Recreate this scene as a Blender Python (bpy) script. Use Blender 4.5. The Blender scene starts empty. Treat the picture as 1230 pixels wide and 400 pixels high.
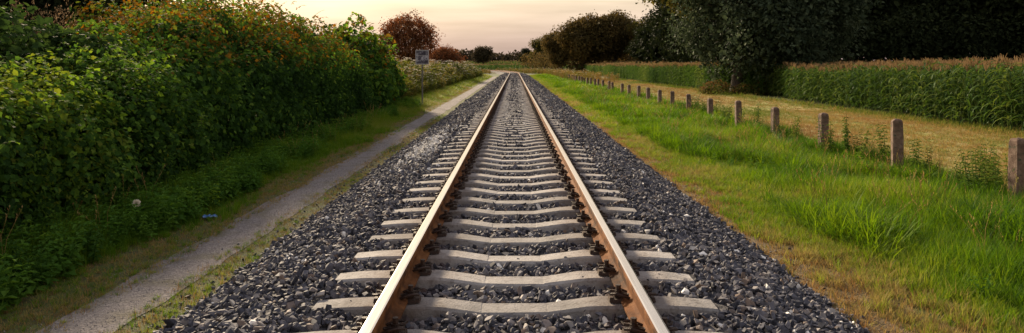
import bpy, math, random
import numpy as np
from mathutils import Matrix, Vector, Euler
from mathutils.geometry import intersect_point_line
R = math.radians
rng = np.random.default_rng(11)
random.seed(11)
scene = bpy.context.scene
COL = scene.collection

# ------------------------------------------------------------------ camera
CAMZ = 1.9
cam = bpy.data.cameras.new('camera')
cam.sensor_width = 36.0
cam.lens = 36.0 * 870 / 1230
cam.shift_y = -122 / 1230
cam.shift_x = -3 / 1230
cam.clip_end = 8000
cam.clip_start = 0.05
camo = bpy.data.objects.new('camera', cam)
COL.objects.link(camo)
camo.location = (0, 0, CAMZ)
camo.rotation_euler = (R(90), 0, 0)
scene.camera = camo

# ------------------------------------------------------------------ light
SUN_EL, SUN_AZ = 21.0, -27.0            # azimuth measured from +Y (the way we look) towards +X
world = bpy.data.worlds.new('World'); scene.world = world
world.use_nodes = True
nt = world.node_tree; nt.nodes.clear()
def wn(t, **k):
    n = nt.nodes.new(t)
    for a, b in k.items(): setattr(n, a, b)
    return n
out = wn('ShaderNodeOutputWorld'); bg = wn('ShaderNodeBackground')
bg.inputs['Strength'].default_value = 0.061
sky = wn('ShaderNodeTexSky', sky_type='NISHITA', sun_disc=False)
sky.sun_elevation = R(SUN_EL); sky.sun_rotation = R(SUN_AZ)
sky.air_density = 1.0; sky.dust_density = 5.0; sky.ozone_density = 0.6
tc = wn('ShaderNodeTexCoord'); sep = wn('ShaderNodeSeparateXYZ')
nt.links.new(tc.outputs['Generated'], sep.inputs[0])
ramp = wn('ShaderNodeValToRGB'); cr = ramp.color_ramp
cr.elements[0].position = 0.0; cr.elements[0].color = (.50, .36, .33, 1)
cr.elements[1].position = 1.0; cr.elements[1].color = (.43, .44, .52, 1)
for p, c in ((.035, (.58, .435, .385)), (.09, (.80, .645, .475)), (.35, (.60, .54, .50))):
    e = cr.elements.new(p); e.color = (*c, 1)
nt.links.new(sep.outputs['Z'], ramp.inputs[0])
mp = wn('ShaderNodeMapping'); mp.inputs['Scale'].default_value = (1.6, 1.6, 16)
nt.links.new(tc.outputs['Generated'], mp.inputs[0])
noi = wn('ShaderNodeTexNoise'); noi.inputs['Scale'].default_value = 3.2; noi.inputs['Detail'].default_value = 6
nt.links.new(mp.outputs[0], noi.inputs['Vector'])
mr = wn('ShaderNodeMapRange'); mr.inputs[1].default_value = .35; mr.inputs[2].default_value = .7
mr.inputs[3].default_value = 8.6; mr.inputs[4].default_value = 12.2
nt.links.new(noi.outputs['Fac'], mr.inputs[0])
vm = wn('ShaderNodeVectorMath', operation='SCALE')
nt.links.new(ramp.outputs[0], vm.inputs[0]); nt.links.new(mr.outputs[0], vm.inputs['Scale'])
mix = wn('ShaderNodeMix', data_type='RGBA'); mix.inputs[0].default_value = 0.82
nt.links.new(sky.outputs[0], mix.inputs[6]); nt.links.new(vm.outputs[0], mix.inputs[7])
nt.links.new(mix.outputs[2], bg.inputs['Color']); nt.links.new(bg.outputs[0], out.inputs[0])

sun = bpy.data.lights.new('sun', 'SUN'); sun.energy = 5.0; sun.angle = R(5); sun.color = (1, .80, .55)
suno = bpy.data.objects.new('sun', sun); COL.objects.link(suno)
sd = Vector((math.sin(R(SUN_AZ)) * math.cos(R(SUN_EL)), math.cos(R(SUN_AZ)) * math.cos(R(SUN_EL)), math.sin(R(SUN_EL))))
suno.rotation_euler = sd.to_track_quat('Z', 'Y').to_euler(); suno.location = sd * 50
vs = scene.view_settings
vs.view_transform = 'Standard'; vs.look = 'None'; vs.exposure = 0.95; vs.gamma = 1.0; vs.use_curve_mapping = False

scene.cycles.max_bounces = 6; scene.cycles.diffuse_bounces = 3; scene.cycles.transmission_bounces = 4; scene.cycles.glossy_bounces = 2

# ------------------------------------------------------------------ helpers
def tag(o, label=None, cat=None, group=None, kind=None):
    if label: o['label'] = label
    if cat: o['category'] = cat
    if group: o['group'] = group
    if kind: o['kind'] = kind
    return o

def link(o, parent=None):
    COL.objects.link(o)
    if parent is not None: o.parent = parent
    return o

def empty(name, loc=(0, 0, 0), rz=0):
    o = bpy.data.objects.new(name, None); o.empty_display_size = .1
    COL.objects.link(o); o.location = loc; o.rotation_euler = (0, 0, rz)
    return o

def mesh_np(name, verts, faces, mats, tint=None, smooth=False, midx=None):
    """verts (n,3); faces (m,k) array of equal-size faces or list of tuples."""
    me = bpy.data.meshes.new(name)
    if isinstance(faces, np.ndarray):
        v = np.ascontiguousarray(verts, dtype=np.float32); m, k = faces.shape
        me.vertices.add(len(v)); me.vertices.foreach_set('co', v.ravel())
        me.loops.add(m * k); me.loops.foreach_set('vertex_index', np.ascontiguousarray(faces, dtype=np.int32).ravel())
        me.polygons.add(m)
        me.polygons.foreach_set('loop_start', np.arange(0, m * k, k, dtype=np.int32))
        me.polygons.foreach_set('loop_total', np.full(m, k, dtype=np.int32))
        me.update(calc_edges=True)
    else:
        me.from_pydata([tuple(map(float, p)) for p in verts], [], [tuple(map(int, f)) for f in faces]); me.update()
    for mt in (mats if isinstance(mats, (list, tuple)) else [mats]): me.materials.append(mt)
    if tint is not None:
        a = me.attributes.new('tint', 'FLOAT', 'POINT'); a.data.foreach_set('value', np.ascontiguousarray(tint, dtype=np.float32))
    if midx is not None: me.polygons.foreach_set('material_index', np.asarray(midx, dtype=np.int32))
    me.polygons.foreach_set('use_smooth', np.full(len(me.polygons), bool(smooth)))
    me.validate()
    return me

def obj(name, me, parent=None, loc=(0, 0, 0), rot=(0, 0, 0), scale=None):
    o = bpy.data.objects.new(name, me); link(o, parent)
    o.location = loc; o.rotation_euler = rot
    if scale is not None: o.scale = scale if hasattr(scale, '__len__') else (scale,) * 3
    return o

class MB:
    """collects shapes for one mesh"""
    def __init__(s): s.v = []; s.f = []; s.m = []
    def add(s, v, f, m=0):
        b = len(s.v); s.v += [tuple(p) for p in v]; s.f += [tuple(b + i for i in q) for q in f]; s.m += [m] * len(f)
    def box(s, c, d, m=0, taper=1.0):
        x, y, z = c; a, b, h = d[0] / 2, d[1] / 2, d[2] / 2
        v = [(x + sx * a * (taper if sz > 0 else 1), y + sy * b * (taper if sz > 0 else 1), z + sz * h) for sz in (-1, 1) for sx, sy in ((-1, -1), (1, -1), (1, 1), (-1, 1))]
        s.add(v, [(3, 2, 1, 0), (4, 5, 6, 7), (0, 1, 5, 4), (1, 2, 6, 5), (2, 3, 7, 6), (3, 0, 4, 7)], m)
    def tube(s, pts, rad, n=6, m=0, cap=True):
        pts = [Vector(p) for p in pts]; rings = []
        for i, p in enumerate(pts):
            d = (pts[min(i + 1, len(pts) - 1)] - pts[max(i - 1, 0)]).normalized()
            u = d.orthogonal().normalized() if i == 0 else (pu - d * pu.dot(d)).normalized()
            pu = u; w = d.cross(u); r = rad[i] if hasattr(rad, '__len__') else rad
            rings.append([p + (u * math.cos(2 * math.pi * k / n) + w * math.sin(2 * math.pi * k / n)) * r for k in range(n)])
        v = [q for r_ in rings for q in r_]; f = []
        for i in range(len(pts) - 1):
            for k in range(n):
                a, b = i * n + k, i * n + (k + 1) % n
                f.append((a, b, b + n, a + n))
        if cap: f.append(tuple(reversed(range(n)))); f.append(tuple((len(pts) - 1) * n + k for k in range(n)))
        s.add(v, f, m)
    def mesh(s, name, mats, smooth=False):
        return mesh_np(name, s.v, s.f, mats, smooth=smooth, midx=s.m)

def vnoise(x, y, seed=0):
    """smooth 2-D noise in about -1..1"""
    r = np.random.default_rng(seed + 99); t = 0
    for k in range(7):
        a, ph, fr = r.uniform(0, 6.28), r.uniform(0, 6.28), r.uniform(.6, 1.9)
        t = t + np.sin((x * np.cos(a) + y * np.sin(a)) * fr + ph + 1.3 * np.sin((x * np.sin(a) - y * np.cos(a)) * fr * .7 + ph))
    return t / 3.6

# ------------------------------------------------------------------ materials
def newmat(name):
    m = bpy.data.materials.new(name); m.use_nodes = True
    t = m.node_tree; t.nodes.clear()
    o = t.nodes.new('ShaderNodeOutputMaterial')
    return m, t, o

def setramp(rp, stops):
    c = rp.color_ramp
    while len(c.elements) > 1: c.elements.remove(c.elements[-1])
    c.elements[0].position = stops[0][0]; c.elements[0].color = (*stops[0][1], 1)
    for p, k in stops[1:]:
        e = c.elements.new(p); e.color = (*k, 1)

def tint_src(t, src):
    if src == 'random':
        n = t.nodes.new('ShaderNodeObjectInfo'); return n.outputs['Random']
    n = t.nodes.new('ShaderNodeAttribute'); n.attribute_name = 'tint'
    n.attribute_type = 'INSTANCER' if src == 'inst' else 'GEOMETRY'
    return n.outputs['Fac']

def leafmat(name, stops, src='geo', trans=.35, rough=.72, spec=.04):
    m, t, o = newmat(name)
    rp = t.nodes.new('ShaderNodeValToRGB'); setramp(rp, stops)
    t.links.new(tint_src(t, src), rp.inputs[0])
    p = t.nodes.new('ShaderNodeBsdfPrincipled'); p.inputs['Roughness'].default_value = rough
    p.inputs['Specular IOR Level'].default_value = spec
    t.links.new(rp.outputs[0], p.inputs['Base Color'])
    tr = t.nodes.new('ShaderNodeBsdfTranslucent')
    hs = t.nodes.new('ShaderNodeHueSaturation'); hs.inputs['Hue'].default_value = .485; hs.inputs['Saturation'].default_value = 1.1; hs.inputs['Value'].default_value = 1.4
    t.links.new(rp.outputs[0], hs.inputs['Color']); t.links.new(hs.outputs[0], tr.inputs[0])
    mx = t.nodes.new('ShaderNodeMixShader'); mx.inputs[0].default_value = trans
    t.links.new(p.outputs[0], mx.inputs[1]); t.links.new(tr.outputs[0], mx.inputs[2])
    t.links.new(mx.outputs[0], o.inputs[0])
    return m

def surfmat(name, stops, scale=4.0, detail=8, rough=.9, bump=.3, bscale=40, metallic=0.0, second=None, spec=.3, stretch=None, bdist=.02, coord='Object'):
    """noise-coloured surface; second = (colour, scale, low, high) speckle layer"""
    m, t, o = newmat(name)
    tcn = t.nodes.new('ShaderNodeTexCoord'); vec = tcn.outputs[coord]
    if stretch:
        mpn = t.nodes.new('ShaderNodeMapping'); mpn.inputs['Scale'].default_value = stretch
        t.links.new(vec, mpn.inputs[0]); vec = mpn.outputs[0]
    n = t.nodes.new('ShaderNodeTexNoise'); n.inputs['Scale'].default_value = scale; n.inputs['Detail'].default_value = detail; n.inputs['Roughness'].default_value = .62
    t.links.new(vec, n.inputs['Vector'])
    rp = t.nodes.new('ShaderNodeValToRGB'); setramp(rp, stops); t.links.new(n.outputs['Fac'], rp.inputs[0])
    colr = rp.outputs[0]
    if second:
        n2 = t.nodes.new('ShaderNodeTexNoise'); n2.inputs['Scale'].default_value = second[1]; n2.inputs['Detail'].default_value = 4
        t.links.new(vec, n2.inputs['Vector'])
        r2 = t.nodes.new('ShaderNodeMapRange'); r2.inputs[1].default_value = second[2]; r2.inputs[2].default_value = second[3]
        t.links.new(n2.outputs['Fac'], r2.inputs[0])
        mx = t.nodes.new('ShaderNodeMix'); mx.data_type = 'RGBA'; mx.inputs[7].default_value = (*second[0], 1)
        t.links.new(r2.outputs[0], mx.inputs[0]); t.links.new(colr, mx.inputs[6]); colr = mx.outputs[2]
    p = t.nodes.new('ShaderNodeBsdfPrincipled'); p.inputs['Roughness'].default_value = rough; p.inputs['Metallic'].default_value = metallic
    p.inputs['Specular IOR Level'].default_value = spec
    t.links.new(colr, p.inputs['Base Color'])
    if bump:
        nb = t.nodes.new('ShaderNodeTexNoise'); nb.inputs['Scale'].default_value = bscale; nb.inputs['Detail'].default_value = 5
        t.links.new(vec, nb.inputs['Vector'])
        b = t.nodes.new('ShaderNodeBump'); b.inputs['Strength'].default_value = bump; b.inputs['Distance'].default_value = bdist
        t.links.new(nb.outputs['Fac'], b.inputs['Height']); t.links.new(b.outputs[0], p.inputs['Normal'])
    t.links.new(p.outputs[0], o.inputs[0])
    return m

GREENS = [(0, (.022, .050, .010)), (.45, (.045, .10, .017)), (.8, (.085, .16, .022)), (1, (.14, .20, .03))]
M = {}
M['ground'] = surfmat('soil_green', [(.3, (.035, .05, .015)), (.55, (.06, .085, .02)), (.75, (.10, .09, .04))], scale=1.5, bump=.6, bscale=25)
M['path'] = surfmat('path_gravel', [(.30, (.11, .098, .10)), (.5, (.20, .177, .178)), (.70, (.31, .28, .275))], scale=38, detail=12, bump=1.0, bscale=60, bdist=.03, second=((.13, .115, .07), 2.6, .50, .74))
M['verge_dry'] = surfmat('dry_verge', [(.3, (.085, .058, .03)), (.5, (.15, .105, .055)), (.68, (.22, .165, .085)), (.8, (.10, .10, .03))], scale=9, detail=12, bump=1.0, bscale=50, bdist=.03)
M['verge_moss'] = surfmat('mossy_verge', [(.3, (.05, .045, .02)), (.48, (.08, .08, .022)), (.62, (.09, .115, .022)), (.8, (.13, .10, .05))], scale=11, detail=12, bump=1.0, bscale=50, bdist=.03)
M['hay'] = surfmat('mown_hay', [(.30, (.12, .16, .028)), (.45, (.24, .235, .05)), (.56, (.33, .245, .09)), (.68, (.18, .22, .04))], scale=1.1, detail=12, bump=.8, bscale=30, stretch=(1, .22, 1))
M['bed'] = surfmat('ballast_base', [(.3, (.018, .018, .021)), (.5, (.07, .068, .075)), (.72, (.16, .15, .155))], scale=16, detail=8, bump=1.0, bscale=22, bdist=.04)
M['concrete'] = surfmat('sleeper_concrete', [(.3, (.27, .24, .21)), (.5, (.38, .35, .31)), (.72, (.46, .43, .39))], scale=7, detail=12, bump=.35, bscale=140, second=((.16, .13, .11), 30, .60, .74))
def concretemat(name):
    m, t, o = newmat(name)
    L = t.links.new
    def nd(ty, **k):
        n = t.nodes.new(ty)
        for a, b in k.items(): setattr(n, a, b)
        return n
    tcn = nd('ShaderNodeTexCoord'); oi = nd('ShaderNodeObjectInfo')
    add = nd('ShaderNodeVectorMath', operation='ADD'); L(tcn.outputs['Object'], add.inputs[0]); 
    cb = nd('ShaderNodeCombineXYZ'); sc = nd('ShaderNodeMath', operation='MULTIPLY'); sc.inputs[1].default_value = 50; L(oi.outputs['Random'], sc.inputs[0]); L(sc.outputs[0], cb.inputs[1]); L(cb.outputs[0], add.inputs[1])
    n1 = nd('ShaderNodeTexNoise'); n1.inputs['Scale'].default_value = 5; n1.inputs['Detail'].default_value = 12; n1.inputs['Roughness'].default_value = .7; L(add.outputs[0], n1.inputs['Vector'])
    r1 = nd('ShaderNodeValToRGB'); setramp(r1, [(.28, (.185, .175, .17)), (.48, (.315, .30, .29)), (.70, (.42, .40, .39))]); L(n1.outputs['Fac'], r1.inputs[0])
    n2 = nd('ShaderNodeTexNoise'); n2.inputs['Scale'].default_value = 26; n2.inputs['Detail'].default_value = 6; L(add.outputs[0], n2.inputs['Vector'])
    m2 = nd('ShaderNodeMapRange'); m2.inputs[1].default_value = .53; m2.inputs[2].default_value = .72; m2.inputs[4].default_value = .75; L(n2.outputs['Fac'], m2.inputs[0])
    x2 = nd('ShaderNodeMix', data_type='RGBA'); x2.inputs[7].default_value = (.14, .125, .118, 1); L(m2.outputs[0], x2.inputs[0]); L(r1.outputs[0], x2.inputs[6])
    # rust and brake dust shed by the rails, rougher middle
    sp = nd('ShaderNodeSeparateXYZ'); L(tcn.outputs['Object'], sp.inputs[0]); ab = nd('ShaderNodeMath', operation='ABSOLUTE'); L(sp.outputs[0], ab.inputs[0])
    df = nd('ShaderNodeMath', operation='SUBTRACT'); df.inputs[1].default_value = .755; L(ab.outputs[0], df.inputs[0]); ad = nd('ShaderNodeMath', operation='ABSOLUTE'); L(df.outputs[0], ad.inputs[0])
    n3 = nd('ShaderNodeTexNoise'); n3.inputs['Scale'].default_value = 9; n3.inputs['Detail'].default_value = 5; L(add.outputs[0], n3.inputs['Vector'])
    m3 = nd('ShaderNodeMapRange'); m3.inputs[1].default_value = .42; m3.inputs[2].default_value = .08; m3.inputs[3].default_value = 0; m3.inputs[4].default_value = .85; L(ad.outputs[0], m3.inputs[0])
    mu = nd('ShaderNodeMath', operation='MULTIPLY', use_clamp=True); L(m3.outputs[0], mu.inputs[0]); L(n3.outputs['Fac'], mu.inputs[1])
    x3 = nd('ShaderNodeMix', data_type='RGBA'); x3.inputs[7].default_value = (.15, .082, .05, 1); L(mu.outputs[0], x3.inputs[0]); L(x2.outputs[2], x3.inputs[6])
    v = nd('ShaderNodeMapRange'); v.inputs[3].default_value = .72; v.inputs[4].default_value = 1.12; L(oi.outputs['Random'], v.inputs[0])
    sv = nd('ShaderNodeVectorMath', operation='SCALE'); L(x3.outputs[2], sv.inputs[0]); L(v.outputs[0], sv.inputs['Scale'])
    p = nd('ShaderNodeBsdfPrincipled'); p.inputs['Roughness'].default_value = .92; p.inputs['Specular IOR Level'].default_value = .2; L(sv.outputs[0], p.inputs['Base Color'])
    nb = nd('ShaderNodeTexNoise'); nb.inputs['Scale'].default_value = 70; nb.inputs['Detail'].default_value = 6; L(add.outputs[0], nb.inputs['Vector'])
    bp = nd('ShaderNodeBump'); bp.inputs['Strength'].default_value = .6; bp.inputs['Distance'].default_value = .012; L(nb.outputs['Fac'], bp.inputs['Height']); L(bp.outputs[0], p.inputs['Normal'])
    L(p.outputs[0], o.inputs[0]); return m
M['concrete'] = concretemat('sleeper_concrete_weathered')
M['post'] = surfmat('post_concrete', [(.3, (.075, .048, .036)), (.5, (.155, .10, .075)), (.75, (.27, .20, .155))], scale=10, detail=12, bump=.5, bscale=80, second=((.05, .06, .035), 14, .58, .70))
M['rust'] = surfmat('rail_rust', [(.3, (.075, .029, .011)), (.5, (.15, .060, .021)), (.72, (.23, .103, .038))], scale=9, detail=12, rough=.85, bump=.3, bscale=90, spec=.12, second=((.04, .02, .012), 3.5, .52, .70))
M['steel'] = surfmat('rail_polished', [(.35, (.80, .74, .67)), (.6, (.92, .88, .82))], scale=14, detail=4, rough=.19, bump=.0, metallic=1.0, stretch=(6, .15, 1))
M['clip'] = surfmat('fastener_iron', [(.3, (.018, .012, .010)), (.55, (.045, .024, .016)), (.8, (.09, .045, .025))], scale=30, rough=.6, bump=.3, bscale=150)
M['bark'] = surfmat('bark', [(.3, (.03, .024, .018)), (.55, (.07, .055, .042)), (.8, (.12, .10, .08))], scale=6, rough=.95, bump=1.0, bscale=14, stretch=(1, 1, .25))
M['twig'] = surfmat('twig', [(.3, (.035, .025, .016)), (.7, (.10, .07, .045))], scale=8, rough=.9, bump=0)

def stonemat(name, src):
    m, t, o = newmat(name)
    rp = t.nodes.new('ShaderNodeValToRGB')
    setramp(rp, [(0, (.026, .028, .038)), (.3, (.060, .062, .080)), (.58, (.125, .122, .140)), (.76, (.19, .175, .175)), (.86, (.17, .12, .09)), (.93, (.28, .25, .24)), (.985, (.34, .32, .30)), (1, (.80, .78, .75))])
    t.links.new(tint_src(t, src), rp.inputs[0])
    tcn = t.nodes.new('ShaderNodeTexCoord')
    n = t.nodes.new('ShaderNodeTexNoise'); n.inputs['Scale'].default_value = 2.2 if src == 'inst' else 2.2; n.inputs['Detail'].default_value = 6
    t.links.new(tcn.outputs['Object'], n.inputs['Vector'])
    mr_ = t.nodes.new('ShaderNodeMapRange'); mr_.inputs[1].default_value = .3; mr_.inputs[2].default_value = .7; mr_.inputs[3].default_value = .72; mr_.inputs[4].default_value = 1.3
    t.links.new(n.outputs['Fac'], mr_.inputs[0])
    v = t.nodes.new('ShaderNodeVectorMath'); v.operation = 'SCALE'
    t.links.new(rp.outputs[0], v.inputs[0]); t.links.new(mr_.outputs[0], v.inputs['Scale'])
    colr = v.outputs[0]
    if src == 'inst':                                   # rust dust shed by the rails lies on the stones beside them
        a = t.nodes.new('ShaderNodeAttribute'); a.attribute_name = 'rust'; a.attribute_type = 'INSTANCER'
        mx = t.nodes.new('ShaderNodeMix'); mx.data_type = 'RGBA'; mx.inputs[7].default_value = (.105, .055, .035, 1)
        t.links.new(a.outputs['Fac'], mx.inputs[0]); t.links.new(colr, mx.inputs[6]); colr = mx.outputs[2]
    p = t.nodes.new('ShaderNodeBsdfPrincipled'); p.inputs['Roughness'].default_value = .75; p.inputs['Specular IOR Level'].default_value = .22
    t.links.new(colr, p.inputs['Base Color']); t.links.new(p.outputs[0], o.inputs[0])
    return m
M['stone_i'] = stonemat('ballast_stone_scatter', 'inst')
M['stone'] = stonemat('ballast_stone', 'random')

# ------------------------------------------------------------------ instanced scatter (stuff)
def scatter(name, protos, P, rot, scl, tint, var=None, parent=None, rust=None):
    n = len(P)
    me = bpy.data.meshes.new(name); me.vertices.add(n)
    me.vertices.foreach_set('co', np.ascontiguousarray(P, dtype=np.float32).ravel())
    def at(nm, ty, key, val):
        a = me.attributes.new(nm, ty, 'POINT'); a.data.foreach_set(key, np.ascontiguousarray(val).ravel())
    at('rot', 'FLOAT_VECTOR', 'vector', rot.astype(np.float32)); at('tint', 'FLOAT', 'value', tint.astype(np.float32))
    scl = np.asarray(scl, dtype=np.float32)
    if scl.ndim == 1: scl = np.repeat(scl[:, None], 3, 1)
    at('scl', 'FLOAT_VECTOR', 'vector', scl)
    if rust is not None: at('rust', 'FLOAT', 'value', rust.astype(np.float32))
    if var is None: var = rng.integers(0, len(protos), n)
    at('var', 'INT', 'value', var.astype(np.int32))
    g = bpy.data.node_groups.new(name + '_scatter', 'GeometryNodeTree')
    g.interface.new_socket('Geometry', in_out='INPUT', socket_type='NodeSocketGeometry')
    g.interface.new_socket('Geometry', in_out='OUTPUT', socket_type='NodeSocketGeometry')
    gi = g.nodes.new('NodeGroupInput'); go = g.nodes.new('NodeGroupOutput')
    def na(nm, ty):
        x = g.nodes.new('GeometryNodeInputNamedAttribute'); x.data_type = ty; x.inputs[0].default_value = nm; return x.outputs[0]
    jn = g.nodes.new('GeometryNodeJoinGeometry')
    ra, sa, va = na('rot', 'FLOAT_VECTOR'), na('scl', 'FLOAT_VECTOR'), na('var', 'INT')
    e2r = g.nodes.new('FunctionNodeEulerToRotation'); g.links.new(ra, e2r.inputs[0])
    for k, po in enumerate(protos):
        oi = g.nodes.new('GeometryNodeObjectInfo'); oi.inputs['Object'].default_value = po; oi.inputs['As Instance'].default_value = True
        cp = g.nodes.new('FunctionNodeCompare'); cp.data_type = 'INT'; cp.operation = 'EQUAL'
        g.links.new(va, cp.inputs[2]); cp.inputs[3].default_value = k
        ip = g.nodes.new('GeometryNodeInstanceOnPoints')
        g.links.new(gi.outputs[0], ip.inputs['Points']); g.links.new(cp.outputs[0], ip.inputs['Selection'])
        g.links.new(oi.outputs['Geometry'], ip.inputs['Instance'])
        g.links.new(e2r.outputs[0], ip.inputs['Rotation']); g.links.new(sa, ip.inputs['Scale'])
        g.links.new(ip.outputs[0], jn.inputs[0])
    g.links.new(jn.outputs[0], go.inputs[0])
    o = bpy.data.objects.new(name, me); link(o, parent)
    md = o.modifiers.new('scatter', 'NODES'); md.node_group = g
    o['kind'] = 'stuff'
    return o

def proto(name, me):
    return bpy.data.objects.new(name, me)          # never linked to the scene: only the shape that a scatter repeats

# ------------------------------------------------------------------ terrain
def sstep(a, b, x):
    t = np.clip((x - a) / (b - a), 0, 1); return t * t * (3 - 2 * t)
def gz(x, y):
    x = np.asarray(x, float); y = np.asarray(y, float)
    far = 1.9 * sstep(205, 330, y)
    right = .75 * sstep(60, 170, y) * sstep(12.5, 22, x)
    left = .5 * sstep(60, 150, y) * sstep(9.5, 20, -x)
    return np.maximum(far, np.maximum(right, left))

xs = np.unique(np.concatenate([np.linspace(-30, 40, 71), np.linspace(-160, -30, 27), np.linspace(40, 220, 37), np.array([-2500, -1200, -600, -300, 350, 700, 1300, 2500.])]))
ys = np.unique(np.concatenate([np.linspace(-4, 360, 130), np.array([-60, -20, 420, 520, 700, 1000, 1600, 2600, 4000.])]))
X, Y = np.meshgrid(xs, ys); Z = gz(X, Y) - .0
idx = np.arange(X.size).reshape(X.shape)
F = np.stack([idx[:-1, :-1], idx[:-1, 1:], idx[1:, 1:], idx[1:, :-1]], -1).reshape(-1, 4)
ground = obj('ground', mesh_np('ground', np.stack([X, Y, Z], -1).reshape(-1, 3), F, M['ground'], smooth=True)); tag(ground, kind='structure')

# track centre line: straight, then bending to the left
S0, RAD = 122.0, 420.0
def track(s):
    s = np.asarray(s, float); a = np.maximum(s - S0, 0) / RAD
    return -RAD * (1 - np.cos(a)), np.minimum(s, S0) + RAD * np.sin(a), a
def along(s, off):
    x, y, a = track(s); return x + off * np.cos(a), y + off * np.sin(a)

def strip(name, o0, o1, z, mat, s0=-3, s1=240, wob=.08, seed=0, step=.35, kind='structure'):
    """sheet that follows the track between two offsets, with ragged edges"""
    s = np.unique(np.concatenate([np.arange(s0, 40, step), np.arange(40, s1 + 2, 2.0)]))
    n = 7; V = []
    for i, sv in enumerate(s):
        e0 = o0 + wob * float(vnoise(sv * 2.3, 1.0, seed)) + wob * .5 * float(vnoise(sv * 7, 3.0, seed + 3))
        e1 = o1 + wob * float(vnoise(sv * 2.1, 9.0, seed + 1)) + wob * .5 * float(vnoise(sv * 8, 5.0, seed + 4))
        for k in range(n):
            x, y = along(sv, e0 + (e1 - e0) * k / (n - 1)); V.append((x, y, z))
    V = np.array(V, float).reshape(-1, 3); idx = np.arange(len(V)).reshape(len(s), n)
    F = np.stack([idx[:-1, :-1], idx[:-1, 1:], idx[1:, 1:], idx[1:, :-1]], -1).reshape(-1, 4)
    o = obj(name, mesh_np(name, V, F, mat)); tag(o, kind=kind); return o
strip('left_verge', -4.15, -2.3, .004, M['verge_moss'], s1=122, seed=5, wob=.12)
strip('path', -3.40, -2.80, .009, M['path'], s1=118, seed=8, wob=.04)
strip('right_verge', 2.2, 3.25, .004, M['verge_dry'], seed=12, wob=.16)
strip('mown_strip', 6.9, 14.2, .004, M['hay'], s1=150, seed=20, wob=.3)

# ------------------------------------------------------------------ ballast
def bedz(x, y=0):
    a = np.abs(x)
    z = np.interp(a, [0, .5, .8, 1.1, 1.35, 1.62, 2.0, 2.52, 2.7], [.318, .318, .315, .352, .366, .345, .205, .0, -.06])
    return z
s = np.unique(np.concatenate([np.arange(-3, 240, 1.5)]))
off = np.array([-2.7, -2.5, -2.25, -2, -1.62, -1.35, -1.1, -.8, -.4, 0, .4, .8, 1.1, 1.35, 1.62, 2, 2.25, 2.45, 2.6])
V = []
for sv in s:
    for o_ in off:
        x, y = along(sv, o_); V.append((float(x), float(y), float(bedz(o_)) - .022))
idx = np.arange(len(V)).reshape(len(s), len(off))
F = np.stack([idx[:-1, :-1], idx[:-1, 1:], idx[1:, 1:], idx[1:, :-1]], -1).reshape(-1, 4)
bed = obj('ballast_bed', mesh_np('ballast_bed', np.array(V), F, M['bed'])); tag(bed, kind='structure')

# ------------------------------------------------------------------ railway track
ST = .38                                                     # height of the rail seat
trk = empty('railway_track', (0, 0, 0))
tag(trk, 'single railway track with rusty polished rails on pale concrete sleepers', 'railway track')
GA = 1.435 / 2
RP = [(-.075, 0), (.075, 0), (.075, .012), (.03, .026), (.010, .045), (.0085, .118), (.036, .134), (.036, .158), (.031, .1695), (.022, .172),
      (-.022, .172), (-.031, .1695), (-.036, .158), (-.036, .134), (-.0085, .118), (-.010, .045), (-.03, .026), (-.075, .012)]
def rail(side):
    c = side * (GA + .036); s = np.unique(np.concatenate([np.arange(-3, S0, 5), np.arange(S0, 232, 2.5)]))
    V = []
    for sv in s:
        for (u, w) in RP:
            x, y = along(sv, c + u - side * w * .025); V.append((float(x), float(y), ST + .008 + w))
    n = len(RP); F = []; mi = []
    for i in range(len(s) - 1):
        for k in range(n):
            a, b = i * n + k, i * n + (k + 1) % n
            F.append((a, a + n, b + n, b)); mi.append(1 if k in (8, 9, 10) else 0)
    F.append(tuple(range(n))); mi.append(0); F.append(tuple((len(s) - 1) * n + k for k in reversed(range(n)))); mi.append(0)
    me = mesh_np('rail', V, F, [M['rust'], M['steel']], midx=mi)
    return obj('rail', me, trk)
rail(-1); rail(1)

# sleeper: waisted concrete beam, dipping in the middle
prof = [(-1.30, -.045, .085), (-1.285, -.022, .094), (-1.10, -.006, .098), (-.93, 0, .1), (-.56, 0, .1), (-.47, -.006, .1), (-.215, -.040, .095), (-.21, -.043, .094), (0, -.043, .094)]
prof = prof + [(-a, b, c) for a, b, c in prof[-2::-1]]
def sleeper_mesh(seed):
    r = np.random.default_rng(seed); V = []; F = []
    for (x, dz, w) in prof:
        j = r.normal(0, .0018, 8)
        sec = [(-w - .045, -.2), (-w - .008, dz - .014), (-w + .006, dz), (w - .006, dz), (w + .008, dz - .014), (w + .045, -.2)]
        for k, (a, b) in enumerate(sec): V.append((x, a + j[k], b + (j[k] if 1 <= k <= 4 else 0) * .8))
    n = 6
    for i in range(len(prof) - 1):
        for k in range(n):
            a, b = i * n + k, i * n + (k + 1) % n
            F.append((a, a + n, b + n, b))
    F.append(tuple(range(n))); F.append(tuple((len(prof) - 1) * n + k for k in reversed(range(n))))
    return mesh_np('sleeper', V, F, M['concrete'])
sl_meshes = [sleeper_mesh(40 + i) for i in range(5)]

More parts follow.
